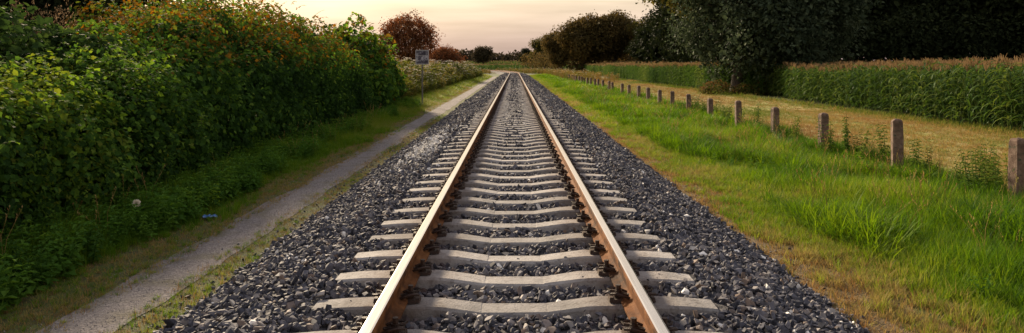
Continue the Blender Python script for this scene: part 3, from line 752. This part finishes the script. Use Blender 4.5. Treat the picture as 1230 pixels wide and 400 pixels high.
plant_tree('oak_tree', oakA, G(20.5, 148), 2.1, 1.14, 'brownish oak right of the tallest oak in the row beyond the maize', group=OG)
plant_tree('oak_tree', oakB, G(27.0, 140), .7, 1.0, 'green gold oak in the row left of the willow', group=OG)
plant_tree('oak_tree', oakB, G(32.5, 128), 3.4, 1.05, 'green oak just behind the left side of the willow', group=OG)
plant_tree('oak_tree', oakC, G(23.5, 128), 1.2, .72, 'dark low oak in front of the brownish oaks', group=OG)
plant_tree('oak_tree', oakA, G(10.2, 158), 3.3, .85, 'brownish smaller oak at the left shoulder of the tallest oak', group=OG)
plant_tree('oak_tree', oakB, G(9.0, 215), 1.0, .95, 'small round oak standing left of the row beyond the maize', group=OG)
plant_tree('oak_tree', oakC, G(4.2, 255), 1.8, .62, 'low dark tree at the left end of the oak row', group=OG)
OU = empty('hedgerow', (18, 145, .7)); tag(OU, 'dark hedgerow filling the foot of the oak row', 'hedge')
bl = [(x, 150 - max(0, x - 22) * 1.5 + (x < 12) * (12 - x) * 9, 2.2 + (x < 12) * .9, 2.6, 2.0, 2.6) for x in np.arange(4, 42, 1.9)]
foliage('foliage', bl, 12000, .42, 'simple', M['brownoak'], OU, seed=36, depth=.5); rebase(OU)
plant_tree('lone_tree', far, G(-10.8, 252), 0, .78, 'small lone round tree standing on the horizon beyond the rails')
plant_tree('copper_tree', red, G(-13.6, 92), 0, 1.0, 'reddish copper tree rising behind the thicket')
plant_tree('copper_bush', red, G(-10.2, 105), 1.3, (.62, .62, .56), 'low reddish bush right of the copper tree', 'bush')
WG = 'dark wood behind the maize'
rw = random.Random(5); k = 0
for (x, y, s_) in ((33, 92, 1), (41, 88, 1.05), (49, 86, .95), (57, 82, 1.1), (65, 84, 1.0), (73, 80, 1.1), (82, 82, 1.0), (38, 104, 1.15), (54, 100, 1.2), (70, 98, 1.2), (86, 96, 1.2), (46, 114, 1.3), (28, 108, .95), (93, 84, 1.05), (30, 122, 1.0)):
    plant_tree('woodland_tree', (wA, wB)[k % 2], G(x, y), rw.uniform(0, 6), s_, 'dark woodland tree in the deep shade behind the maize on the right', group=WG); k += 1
# undergrowth of the wood
UG = empty('woodland_undergrowth', (60, 80, 0)); tag(UG, 'dark undergrowth along the edge of the wood behind the maize', 'undergrowth')
bl = [(x, 78 + 3 * math.sin(x), 2.4 + q, 3.4, 2.2, 2.8 + rw.uniform(-.6, .9)) for x in np.arange(22, 92, 3.2) for q in (0, 2.6)]
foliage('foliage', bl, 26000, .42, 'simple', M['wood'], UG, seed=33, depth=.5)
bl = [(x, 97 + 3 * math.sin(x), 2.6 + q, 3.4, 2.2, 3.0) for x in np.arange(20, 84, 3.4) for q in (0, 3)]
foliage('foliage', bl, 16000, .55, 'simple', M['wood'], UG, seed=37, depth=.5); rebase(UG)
# trees at the upper left, behind the hedge
LG = 'dark trees behind the hedge at the upper left'
lt = tree_meshes('left_tree', 6.6, 2.6, 1.0, 11000, .2, M['wood'], 60, nb=16)
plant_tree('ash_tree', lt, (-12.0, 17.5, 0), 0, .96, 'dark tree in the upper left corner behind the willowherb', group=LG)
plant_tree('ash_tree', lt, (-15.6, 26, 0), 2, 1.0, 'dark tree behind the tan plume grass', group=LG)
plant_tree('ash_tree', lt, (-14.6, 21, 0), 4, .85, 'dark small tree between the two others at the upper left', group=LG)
# thicket at the foot of the willow
WB = empty('willow_undergrowth', (15.5, 45.5, 0)); tag(WB, 'brambles and dry brush round the foot of the willow', 'bush')
bl = [(13.0, 46.5, .3, 1.1, .8, .6), (16.3, 45.3, .45, 1.3, .9, .85), (18.2, 44.6, .5, 1.4, .9, .9), (14.6, 45.6, .25, .9, .7, .5)]
M['brush'] = leafmat('brush_leaf', [(0, (.03, .04, .012)), (.5, (.06, .075, .02)), (.8, (.14, .09, .035)), (1, (.17, .09, .04))])
foliage('foliage', bl, 5000, .12, 'simple', M['brush'], WB, seed=34); rebase(WB)

# far-off wood along the horizon
fwx = np.concatenate([np.arange(-150, 75, 5.0)])
bl = []
for x in fwx:
    y = 520 + rw.uniform(-15, 15); hh = rw.uniform(8.0, 11.5)
    bl.append((x * 2.3, y, 1.2 + hh * .5, 10, 6, hh * .62))
for x in np.arange(-350, 180, 16.0): bl.append((x, 545 + rw.uniform(-8, 8), 4.0, 15, 6, 6.0 + rw.uniform(-.8, 1.2)))
FW = foliage('far_wood', bl, 52000, 2.2, 'simple', M['farleaf'], None, seed=35, depth=.4); tag(FW, 'far off low wood along the horizon', 'wood')

# ------------------------------------------------------------------ maize
M['maize'] = leafmat('maize_leaf', [(0, (.032, .070, .016)), (.6, (.065, .125, .026)), (1, (.13, .18, .04))], 'random', trans=.3, rough=.6, spec=.12)
M['maize_i'] = leafmat('maize_leaf_field', [(0, (.038, .086, .020)), (.6, (.078, .150, .032)), (1, (.15, .21, .05))], 'inst', trans=.3, rough=.6, spec=.12)
M['tassel'] = leafmat('maize_tassel', [(0, (.21, .145, .07)), (1, (.34, .25, .135))], 'random', trans=.25)
M['tassel_i'] = leafmat('maize_tassel_field', [(0, (.21, .145, .07)), (1, (.34, .25, .135))], 'inst', trans=.25)
def maize(seed, h=1.85, ox=0, oy=0, body=None, tas=None, seg=4, tw=.008):
    r = np.random.default_rng(seed); b = body or MB(); t = tas or MB()
    b.tube([(ox, oy, 0), (ox + r.normal(0, .01), oy, h * .5), (ox + r.normal(0, .02), oy + r.normal(0, .02), h)], [.013, .011, .005], 4, cap=False)
    az = r.uniform(0, 6.28)
    for k in range(11):
        z = h * (.10 + .82 * k / 10); a = az + (k % 2) * math.pi + r.normal(0, .45)
        ln = r.uniform(.55, .85) * (1 - .35 * abs(k / 10 - .5)); up = r.uniform(.5, 1.1); w0 = r.uniform(.032, .048)
        dx, dy = math.cos(a), math.sin(a); sx, sy = -dy, dx; V = []; F = []
        px_, pz = 0, 0; ang = up
        for j in range(seg + 1):
            f = j / seg; w = w0 * (.55 + 1.2 * f if f < .35 else 1.0 - .93 * ((f - .35) / .65) ** 1.4)
            V += [(ox + dx * px_ + sx * w, oy + dy * px_ + sy * w, z + pz + .012), (ox + dx * px_, oy + dy * px_, z + pz), (ox + dx * px_ - sx * w, oy + dy * px_ - sy * w, z + pz + .012)]
            px_ += math.cos(ang) * ln / seg; pz += math.sin(ang) * ln / seg; ang -= r.uniform(.45, .75) * 4 / seg * .9
        for j in range(seg):
            q = j * 3; F += [(q, q + 1, q + 4, q + 3), (q + 1, q + 2, q + 5, q + 4)]
        b.add(V, F)
    for k in range(6):
        a = r.uniform(0, 6.28); sp = 0 if k == 0 else r.uniform(.04, .11); l = r.uniform(.15, .24)
        p0 = Vector((ox, oy, h - .04)); p1 = p0 + Vector((math.cos(a) * sp, math.sin(a) * sp, l)); s_ = Vector((-math.sin(a), math.cos(a), 0)) * tw; s2 = Vector((math.cos(a), math.sin(a), 0)) * tw
        t.add([p0 - s_, p0 + s_, p1 + s_ * .6, p1 - s_ * .6, p0 - s2, p0 + s2, p1 + s2 * .6, p1 - s2 * .6], [(0, 1, 2, 3), (4, 5, 6, 7)])
    return b, t
mz = []
for k in range(8):
    b, t = maize(300 + k, 1.82); mz.append((b.mesh('maize_plant', M['maize'], smooth=True), t.mesh('tassel', M['tassel'])))
def edge_x(y):                                   # left edge of the maize on the right of the track
    return 14.1 + .25 * np.sin(y * .23) + 1.7 * np.exp(-((y - 43) / 4.2) ** 2) + 1.0 * sstep(26, 14, y) * 0
def hgt(x, y): return .985 + .05 * sstep(34, 18, y) + .05 * vnoise(x * .25, y * .25, 71)
MG = 'maize plants along the front edge of the field on the right'
cnt = 0
for row in range(2):
    y = 18.6
    while y < 44.2 and cnt < 300:
        x = float(edge_x(y)) + .72 * row + random.gauss(0, .05); k = random.randrange(8); sc = float(hgt(x, y)) * random.uniform(.90, 1.06)
        o = obj('maize_plant', mz[k][0], None, (x, y, float(gz(x, y))), (random.gauss(0, .06), random.gauss(0, .06), random.uniform(0, 6.28)), sc)
        px_ = 618 + 870 * x / y
        sec = 'beyond the two nearest posts' if px_ > 1090 else 'between the second and third posts' if px_ > 995 else 'left of the third post'
        tag(o, '%s row maize plant of the right field, %s' % (('front', 'second')[row], sec), 'maize plant', MG)
        obj('tassel', mz[k][1], o); cnt += 1
        y += .172
# the rest of the field: clumps of a metre of row each
mcl = []
for k in range(5):
    b, t = MB(), MB()
    for j in range(6): maize(400 + k * 10 + j, 1.82 * random.uniform(.94, 1.06), random.gauss(0, .07), (j - 2.5) * .17, b, t, seg=3, tw=.012)
    n0 = len(b.f); b.add(t.v, t.f, 1)
    mcl.append(proto('maize_shape', b.mesh('maize_row', [M['maize_i'], M['tassel_i']], smooth=True)))
def maize_field(name, pts, label):
    P = np.array(pts, float); n = len(P); z = gz(P[:, 0], P[:, 1])
    sc = hgt(P[:, 0], P[:, 1]) * rng.uniform(.95, 1.05, n)
    rot = np.zeros((n, 3)); rot[:, 2] = rng.normal(0, .08, n) + (rng.random(n) < .5) * math.pi
    o = scatter(name, mcl, np.stack([P[:, 0], P[:, 1], z], 1), rot, np.stack([sc, np.ones(n), sc], 1), rng.uniform(0, 1, n)); tag(o, label, 'maize field')
pts = []
for row in range(75):
    y0 = 10.0
    y = y0
    st = 1.0 if row < 10 else 1.5
    while y < 200:
        e = float(edge_x(y)); x = e + row * .72
        front = row < 2 and 18.6 <= y < 44.4
        keep = True if row < 9 else ((x - e) < 12 + y * .42)
        if row > 26 and y < 30: keep = False
        dens = 1 if y < 75 else (.75 if row < 8 else .5)
        if x > .78 * y + 9: keep = False
        if keep and not front and random.random() < dens and math.hypot(x - 14.5, y - 47.5) > .9: pts.append((x + random.gauss(0, .04), y + random.gauss(0, .1)))
        y += st
maize_field('maize_field', pts, 'wide maize field with tan tassels beyond the posts on the right')
pts = []
for row in range(46):
    for y in np.arange(44, 205, 1.6):
        x = -8.6 - row * .75
        if random.random() < (1 if row < 8 else .5) and x > -.42 * y - 3: pts.append((x, y + random.gauss(0, .2)))
maize_field('maize_field', pts, 'maize field with tan tops on the left beyond the wildflowers')
pts = []
for row in range(22):
    y = 216 + row * (1.4 + row * .2)
    for x in np.arange(-75, 95, 1.15): pts.append((x + random.gauss(0, .3), y + random.gauss(0, .3)))
maize_field('maize_field', pts, 'distant maize field closing the view where the rails bend')

# ------------------------------------------------------------------ grass and weeds
def tuft(seed, nb, h, spread, w, lean=.35, mat=None, seg=3, bend=.5):
    r = np.random.default_rng(seed); V = []; F = []
    for k in range(nb):
        a = r.uniform(0, 6.28); d = abs(r.normal(0, spread)); bx, by = d * math.cos(a), d * math.sin(a); az = a + r.normal(0, .7)
        hh = h * r.uniform(.5, 1.1); th = r.uniform(.02, lean); b0 = len(V); x = z = 0; ww = w * r.uniform(.7, 1.3); fa = r.uniform(0, 6.28); sx, sy = math.cos(az + 1.57), math.sin(az + 1.57)
        for j in range(seg + 1):
            f = j / seg; q = ww * (1 - f ** 1.6)
            c = (bx + math.cos(az) * x, by + math.sin(az) * x, z)
            if j < seg: V += [(c[0] + sx * q, c[1] + sy * q, c[2]), (c[0] - sx * q, c[1] - sy * q, c[2])]
            else: V.append(c)
            x += math.sin(th) * hh / seg; z += math.cos(th) * hh / seg; th += r.uniform(.1, bend)
        for j in range(seg - 1): F.append((b0 + 2 * j, b0 + 2 * j + 1, b0 + 2 * j + 3, b0 + 2 * j + 2))
        F.append((b0 + 2 * seg - 2, b0 + 2 * seg - 1, b0 + 2 * seg))
    return mesh_np('tuft', V, F, mat)
GR = [(0, (.026, .062, .010)), (.35, (.052, .125, .014)), (.62, (.11, .205, .020)), (.82, (.19, .24, .035)), (1, (.27, .22, .08))]
M['grass'] = leafmat('grass_blade', GR, 'inst', trans=.45, rough=.5)
M['weed'] = leafmat('weed_leaf', [(0, (.035, .085, .015)), (.5, (.075, .17, .026)), (1, (.15, .25, .035))], 'inst', trans=.4)
M['straw'] = leafmat('straw', [(0, (.20, .12, .05)), (.5, (.34, .24, .09)), (.8, (.22, .21, .06)), (1, (.11, .16, .03))], 'inst', trans=.3)
gt = [proto('grass_shape', tuft(500 + k, 26, .30, .075, .0042, mat=M['grass'], bend=.55)) for k in range(5)]
gk = [proto('tussock_shape', tuft(560 + k, 40, .34, .07, .0048, lean=.75, mat=M['grass'], bend=.75)) for k in range(4)]
gl = [proto('grass_shape', tuft(520 + k, 22, .30, .15, .009, mat=M['grass'], bend=.5, seg=2)) for k in range(3)]
gs = [proto('straw_shape', tuft(540 + k, 18, .10, .08, .004, lean=1.2, mat=M['straw'], seg=2)) for k in range(4)]
def grass(name, zones, hfun, tfun, label, protos, keepf=None):
    P_, S_, T_ = [], [], []
    for (x0, x1, y0, y1, dens, sc) in zones:
        n = int(abs(x1 - x0) * (y1 - y0) * dens); x = rng.uniform(x0, x1, n); y = rng.uniform(y0, y1, n)
        if keepf is not None:
            ok = rng.random(n) < keepf(x, y); x, y = x[ok], y[ok]
        n = len(x); h = hfun(x, y) * rng.uniform(.75, 1.25, n)
        wx, wy = along(y, x)
        P_.append(np.stack([wx, wy, gz(wx, wy) + np.zeros(n)], 1)); S_.append(np.stack([sc * np.sqrt(h), sc * np.sqrt(h), h], 1)); T_.append(tfun(x, y, n))
    P = np.concatenate(P_); n = len(P); rot = rng.normal(0, .10, (n, 3)); rot[:, 2] = rng.uniform(0, 6.28, n)
    o = scatter(name, protos, P, rot, np.concatenate(S_), np.clip(np.concatenate(T_), 0, 1)); tag(o, label, 'grass'); return o
# right bank
rh = lambda x, y: np.clip(.36 + .52 * sstep(2.9, 4.6, x) + .5 * vnoise(x * 2.0, y * 1.3, 81) * sstep(3.2, 4.6, x), .22, 2)
rt = lambda x, y, n: .74 - .22 * sstep(3.2, 4.4, x) - .12 * sstep(5.6, 6.6, x) + .20 * vnoise(x * 1.8, y * 1.1, 82) + rng.normal(0, .13, n)
rk = lambda x, y: np.clip(sstep(2.6, 3.05, x + .30 * vnoise(x * 2, y * 1.5, 83) + .28 * vnoise(x * 6, y * 4, 102)) * (1 - .55 * sstep(.35, .8, vnoise(x * 2.6, y * 1.7, 101))) + .06, 0, 1)
grass('grass', [(2.6, 7.2, 2.5, 11, 330, .8), (2.6, 7.2, 11, 22, 190, 1.0)], rh, rt, 'lush bright green grass on the right bank beside the near posts', gt, rk)
grass('grass', [(2.6, 7.2, 22, 45, 75, 1.25), (2.6, 7.2, 45, 130, 26, 1.8)], rh, rt, 'bright green grass on the right bank farther along the track', gl, rk)
# dry verge on the right
grass('dry_grass', [(2.45, 3.5, 2.5, 22, 130, 1.0), (2.45, 3.5, 22, 70, 30, 1.6)], lambda x, y: .75 + 0 * x, lambda x, y, n: rng.beta(1.2, 2.2, n), 'dry brown grass stubble between the ballast and the right bank', gs)
# hay stubble
grass('hay_stubble', [(7.0, 14.2, 8, 30, 55, 1.5), (7.0, 14.2, 30, 100, 14, 2.6)], lambda x, y: .8 + 1.2 * sstep(12.6, 14.2, x), lambda x, y, n: .15 + rng.beta(2, 2.0, n) * .85 + .45 * sstep(12.0, 13.8, x) + .38 * vnoise(x * .8, y * .25, 84), 'yellow hay stubble on the mown strip behind the posts', gs)
# left verge and weeds
lh = lambda x, y: np.clip(.25 + .9 * sstep(3.75, 4.7, -x) + .25 * vnoise(x * 2, y * 1.2, 85), .2, 2)
lt_ = lambda x, y, n: .58 + .20 * sstep(14, 26, y) + .10 * vnoise(x * 1.3, y * .8, 86) + rng.normal(0, .11, n)
lk = lambda x, y: np.clip(sstep(3.55, 4.1, -x + .25 * vnoise(x * 2, y * 1.5, 87)) + .10, 0, 1)
grass('grass', [(-5.6, -3.5, 2, 12, 200, .8), (-5.4, -3.5, 12, 26, 150, 1.0), (-5.6, -3.5, 26, 48, 70, 1.3), (-5.6, -3.5, 48, 125, 24, 1.8)], lh, lt_, 'green grass growing between the path and the hedge', gt, lk)
grass('grass', [(-2.90, -2.5, 2, 30, 150, .6), (-3.75, -3.26, 2, 22, 110, .6)], lambda x, y: .18 + 0 * x, lambda x, y, n: rng.uniform(.3, .95, n), 'short grass and moss between the path and the ballast', gt, lambda x, y: np.clip(.45 + .8 * vnoise(x, y * .9, 88), 0, 1))

grass('dry_grass', [(-4.3, -3.26, 2, 20, 170, .8), (-4.3, -3.45, 20, 60, 40, 1.5), (-2.9, -2.5, 2, 25, 120, .7)], lambda x, y: .5 + 0 * x, lambda x, y, n: rng.beta(1.6, 1.6, n), 'short dry grass and litter along both edges of the path', gs)
# tall clumps in the right bank
grass('tall_grass', [(3.4, 6.6, 3, 24, 95, 1.25), (3.4, 6.6, 24, 60, 20, 1.8)], lambda x, y: 1.05 + .4 * vnoise(x * 2.2, y * 1.4, 96), lambda x, y, n: np.minimum(.48 + .16 * vnoise(x * 1.7, y * 1.1, 97) + rng.normal(0, .10, n), .68), 'taller grass clumps scattered over the right bank', gk, lambda x, y: np.clip(1.6 * vnoise(x * 1.9, y * 1.2, 98), 0, 1))
def stalk(seed, mat):
    r = np.random.default_rng(seed); b = MB()
    for q in range(4):
        ox, oy = r.normal(0, .06, 2); lx, ly = r.normal(0, .12, 2); h = r.uniform(.4, .62)
        b.tube([(ox, oy, 0), (ox + lx * .3, oy + ly * .3, h * .6), (ox + lx, oy + ly, h)], [.0022, .002, .0012], 3, cap=False)
        for j in range(7):
            f = 1 - j * .035; c = Vector((ox + lx * f * f, oy + ly * f * f, h * f)); a = j * 2.4; d = Vector((math.cos(a) * .5, math.sin(a) * .5, .8)) * .03; e = Vector((-math.sin(a), math.cos(a), 0)) * .005
            b.add([c, c + d * .5 + e, c + d, c + d * .5 - e], [(0, 1, 2, 3)])
    return b.mesh('stalk', mat)
gst = [proto('stalk_shape', stalk(580 + k, M['straw'])) for k in range(3)]
grass('seed_stalks', [(3.5, 6.8, 3.5, 20, 2.2, 1.0), (3.5, 6.8, 20, 50, 1, 1.4), (-5.0, -4.1, 3, 25, 1.5, 1.0)], lambda x, y: 1 + 0 * x, lambda x, y, n: rng.uniform(.2, .9, n), 'thin dry seed stalks standing in the grass', gst)
# nettle-like weeds
def weed(seed, h, mat, n=9, ls=.1, width=.3):
    r = np.random.default_rng(seed); b = MB()
    nst = 3
    for q in range(nst):
        ox, oy = r.normal(0, .05, 2); lx, ly = r.normal(0, .10, 2); hh = h * r.uniform(.7, 1.05)
        b.tube([(ox, oy, 0), (ox + lx * .4, oy + ly * .4, hh * .5), (ox + lx, oy + ly, hh)], [.006, .005, .002], 3, cap=False)
        for k in range(n):
            f = (k + 1) / n; c = Vector((ox + lx * f, oy + ly * f, hh * f)); a0 = k * 1.57 + r.uniform(0, .5)
            for a in (a0, a0 + math.pi):
                d = Vector((math.cos(a), math.sin(a), r.uniform(-.35, .35))).normalized(); s_ = Vector((-math.sin(a), math.cos(a), 0)); l = ls * (1.15 - .7 * f) * r.uniform(.8, 1.25)
                b.add([c, c + d * l * .4 + s_ * l * width + Vector((0, 0, .01)), c + d * l - Vector((0, 0, l * .25)), c + d * l * .4 - s_ * l * width + Vector((0, 0, .01))], [(0, 1, 2), (0, 2, 3)])
    return b.mesh('weed', mat)
wp = [proto('weed_shape', weed(600 + k, .42, M['weed'], 7, .12, .34)) for k in range(5)]
def weeds(name, x0, x1, y0, y1, n, s0, s1, label, keepf=None):
    x = rng.uniform(x0, x1, n); y = rng.uniform(y0, y1, n)
    if keepf is not None: ok = keepf(x, y); x, y = x[ok], y[ok]; n = len(x)
    rot = rng.normal(0, .12, (n, 3)); rot[:, 2] = rng.uniform(0, 6.28, n)
    o = scatter(name, wp, np.stack([x, y, gz(x, y)], 1), rot, rng.uniform(s0, s1, n), np.clip(rng.normal(.45, .2, n), 0, 1)); tag(o, label, 'weeds')
weeds('weeds', -5.5, -3.95, 2.5, 13, 1700, .4, 1.0, 'leafy weeds at the foot of the low vine hedge', lambda x, y: -x > 4.0 + .35 * vnoise(x * 2, y * 1.3, 91))
weeds('weeds', -5.3, -4.1, 13, 34, 900, .5, 1.1, 'leafy weeds at the foot of the tall thicket', lambda x, y: -x > 4.2 + .3 * vnoise(x * 2, y * 1.3, 92))
weeds('weeds', 3.7, 6.9, 4, 40, 1100, .35, .75, 'broad leaved weeds growing in the grass of the right bank', lambda x, y: vnoise(x * 1.6, y * .9, 93) > .12)

# upright weeds between the fence posts, each a plant of its own
M['weed_o'] = leafmat('post_weed_leaf', [(0, (.035, .075, .016)), (.6, (.07, .125, .026)), (1, (.14, .18, .04))], 'random')
wm = [weed(650 + k, .72, M['weed_o'], 13, .12, .24) for k in range(6)]
WPG = 'upright weeds along the row of posts'
for k in range(68):
    y = 9.6 + 19 * random.random() ** 1.5; x = 6.66 + random.gauss(0, .22)
    o = obj('weed_plant', wm[k % 6], None, (x, y, 0), (random.gauss(0, .06), random.gauss(0, .06), random.uniform(0, 6)), random.uniform(.45, 1.15))
    g_ = (y - 9.42) / 2.9
    lab = 'upright leafy weed between the two nearest concrete posts' if g_ < 1 else 'upright leafy weed between the %s and %s nearest concrete posts' % (('second', 'third') if g_ < 2 else ('third', 'fourth') if g_ < 3 else ('fourth', 'fifth') if g_ < 4 else ('fifth', 'sixth') if g_ < 5 else ('sixth', 'eighth'))
    tag(o, lab, 'weed', WPG)

# ------------------------------------------------------------------ tall wildflowers on the left
M['herb'] = leafmat('herb_leaf', [(0, (.05, .08, .016)), (.5, (.12, .14, .024)), (.8, (.20, .165, .04)), (1, (.28, .20, .07))], 'inst', trans=.45)
M['white'] = leafmat('white_flower', [(0, (.6, .55, .45)), (1, (.75, .7, .6))], 'inst', trans=.3)
hp = []
for k in range(5):
    r = np.random.default_rng(700 + k); b = MB(); h = r.uniform(.95, 1.25)
    for q in range(7):
        ox, oy = r.normal(0, .14, 2); hh = h * r.uniform(.7, 1.05); lx, ly = r.normal(0, .1, 2)
        b.tube([(ox, oy, 0), (ox + lx, oy + ly, hh)], [.006, .003], 3, cap=False)
        for j in range(16):
            f = r.uniform(.15, 1); a = r.uniform(0, 6.28); l = r.uniform(.10, .2); c = Vector((ox + lx * f, oy + ly * f, hh * f)); d = Vector((math.cos(a), math.sin(a), r.uniform(-.2, .8))).normalized(); s_ = Vector((-math.sin(a), math.cos(a), 0)) * l * .2
            b.add([c, c + d * l * .5 + s_, c + d * l, c + d * l * .5 - s_], [(0, 1, 2), (0, 2, 3)])
        if k == 1 and q < 3:
            c = Vector((ox + lx, oy + ly, hh))
            for j in range(9):
                e = c + Vector((r.normal(0, .06), r.normal(0, .06), r.uniform(0, .03))); u = .028
                b.add([e + Vector((-u, -u, 0)), e + Vector((u, -u, .004)), e + Vector((u, u, 0)), e + Vector((-u, u, .004))], [(0, 1, 2, 3)], 1)
    hp.append(proto('herb_shape', b.mesh('herb', [M['herb'], M['white']])))
def herbs(name, n, x0, x1, y0, y1, sfun, label, tm=.45):
    y = y0 + (y1 - y0) * rng.random(n); x = rng.uniform(x0, x1, n); wx, wy = along(y, x)
    rot = rng.normal(0, .08, (n, 3)); rot[:, 2] = rng.uniform(0, 6.28, n)
    o = scatter(name, hp, np.stack([wx, wy, gz(wx, wy) + np.zeros(n)], 1), rot, sfun(x, y) * rng.uniform(.75, 1.2, n), np.clip(rng.normal(tm, .22, n) + .15 * vnoise(wx * .6, wy * .25, 95), 0, 1)); tag(o, label, 'wildflowers')
herbs('wildflowers', 2600, -8.8, -5.2, 31, 118, lambda x, y: .85 + .75 * sstep(5.2, 7.2, -x), 'tall golden wildflowers with white heads along the left of the track')
herbs('wildflowers', 700, 5.8, 11.5, 78, 190, lambda x, y: .9 + 0 * x, 'tall tan grasses where the row of posts ends', .8)
herbs('wildflowers', 900, -6.0, 7.0, 150, 214, lambda x, y: .32 + .55 * sstep(2.9, 4.5, np.abs(x)), 'tan weeds on both sides of the bending track', .75)

# ------------------------------------------------------------------ fence posts
def post_mesh(seed):
    r = np.random.default_rng(seed); V = []; F = []; n = 8; w = .085; c = .018
    oct_ = [(-w + c, -w), (w - c, -w), (w, -w + c), (w, w - c), (w - c, w), (-w + c, w), (-w, w - c), (-w, -w + c)]
    lv = [(-.25, 1.0), (.0, 1.0), (.3, .985), (.6, .97), (.87, .955), (.905, .90), (.93, .70), (.94, .35)]
    for z, f in lv:
        for (a, b) in oct_: V.append((a * f + r.normal(0, .003), b * f + r.normal(0, .003), z + r.normal(0, .003)))
    for i in range(len(lv) - 1):
        for k in range(n): a, b = i * n + k, i * n + (k + 1) % n; F.append((a, b, b + n, a + n))
    F.append(tuple((len(lv) - 1) * n + k for k in range(n))); F.append(tuple(reversed(range(n))))
    return mesh_np('fence_post', V, F, M['post'])
pm = [post_mesh(800 + k) for k in range(5)]
PG = 'concrete posts in a row along the right bank'
ORD = 'nearest second third fourth fifth sixth seventh eighth ninth tenth eleventh twelfth thirteenth fourteenth fifteenth sixteenth seventeenth eighteenth nineteenth twentieth'.split() + ['twenty-' + w for w in 'first second third fourth fifth sixth seventh eighth ninth'.split()]
def post_label(k):
    if k == 0: return 'concrete fence post cut by the right edge of the photo, nearest of the row'
    if k == 1: return 'second nearest concrete post of the row, with weeds at its right side'
    return ORD[k] + ' nearest concrete post of the row on the right bank'
for k in range(29):
    y = 9.42 + 2.9 * k + (random.gauss(0, .06) if k else 0); x = 6.5 + (random.gauss(0, .04) if k > 1 else .04)
    hs = np.interp(y, [9, 13, 18, 25, 35, 80], [1.06, 1.0, .94, .88, .85, .80])
    o = obj('fence_post', pm[k % 5], None, (x, y, 0), (random.gauss(0, .025), random.gauss(0, .025) if k > 1 else 0, random.gauss(0, .12) + .06), (1, 1, float(hs) * random.uniform(.95, 1.04)))
    tag(o, post_label(k), 'post', PG)

# ------------------------------------------------------------------ sign on a pole
SG = empty('trackside_sign', (-4.2, 33.0, 0)); tag(SG, 'weathered square notice board on a grey pole beside the path', 'sign')
M['pole'] = surfmat('galvanised_pole', [(.3, (.10, .095, .085)), (.7, (.19, .18, .165))], scale=8, rough=.5, bump=.1, metallic=.3)
M['plate'] = surfmat('weathered_plate', [(.36, (.035, .03, .045)), (.47, (.12, .11, .14)), (.56, (.36, .35, .40)), (.75, (.46, .45, .48))], scale=5.5, detail=5, rough=.55, bump=.05, second=((.05, .04, .06), 9, .56, .62))
M['plate_rim'] = surfmat('plate_rim', [(.3, (.30, .29, .31)), (.7, (.42, .41, .42))], scale=9, rough=.5, bump=.05)
b = MB(); b.tube([(0, 0, -.1), (0, 0, 2.6)], .036, 10); obj('pole', b.mesh('pole', M['pole'], smooth=False), SG)
b = MB(); b.box((0, -.055, 2.25), (.58, .012, .66)); plate = obj('panel', b.mesh('panel', M['plate']), SG)
b = MB()
for c, d in (((0, -.058, 2.565), (.60, .03, .035)), ((0, -.058, 1.935), (.60, .03, .035)), ((-.285, -.058, 2.25), (.035, .028, .60)), ((.285, -.058, 2.25), (.035, .028, .60)), ((0, -.063, 2.33), (.53, .012, .018))): b.box(c, d)
obj('rim', b.mesh('rim', M['plate_rim']), plate)
b = MB(); b.box((0, -.02, 2.42), (.11, .06, .04)); b.box((0, -.02, 2.08), (.11, .06, .04)); obj('bracket', b.mesh('bracket', M['pole']), SG)

# ------------------------------------------------------------------ small things
M['blue'] = surfmat('blue_plastic', [(.4, (.04, .13, .36)), (.7, (.09, .22, .5))], scale=6, rough=.35, bump=.1, bscale=12)
b = MB(); r = np.random.default_rng(4); V = []; F = []
for i in range(7):
    for j in range(5): V.append(((i - 3) * .022 + r.normal(0, .004), (j - 2) * .022 + r.normal(0, .004), .018 + .03 * abs(r.normal(0, .6)) * (1 - abs(i - 3) / 4)))
for i in range(6):
    for j in range(4): a = i * 5 + j; F.append((a, a + 5, a + 6, a + 1))
b.add(V, F)
o = obj('plastic_scrap', b.mesh('plastic_scrap', M['blue']), None, (-3.74, 8.9, .012), (0, 0, .5), 1.25); sm = o.modifiers.new('solid', 'SOLIDIFY'); sm.thickness = .004
tag(o, 'crumpled scrap of blue plastic at the edge of the path', 'litter')
DD = empty('dandelion', (-4.18, 8.0, .06)); tag(DD, 'single white dandelion seed head above the weeds', 'flower')
b = MB(); b.tube([(0, 0, 0), (.01, 0, .15), (.0, .01, .3)], [.004, .003, .003], 5); obj('stem', b.mesh('stem', M['weed_o']), DD)
M['fluff'] = leafmat('seed_fluff', [(0, (.62, .58, .48)), (1, (.72, .68, .58))], trans=.4)
r = np.random.default_rng(6); d = r.normal(size=(160, 3)); d /= np.linalg.norm(d, axis=1, keepdims=True)
o = obj('seed_head', leaf_cloud('seed_head', d * .012 + np.array([0, .01, .31]), np.cross(d, r.normal(size=(160, 3))), d, np.full(160, .035), r.random(160), 'simple', M['fluff']), DD)
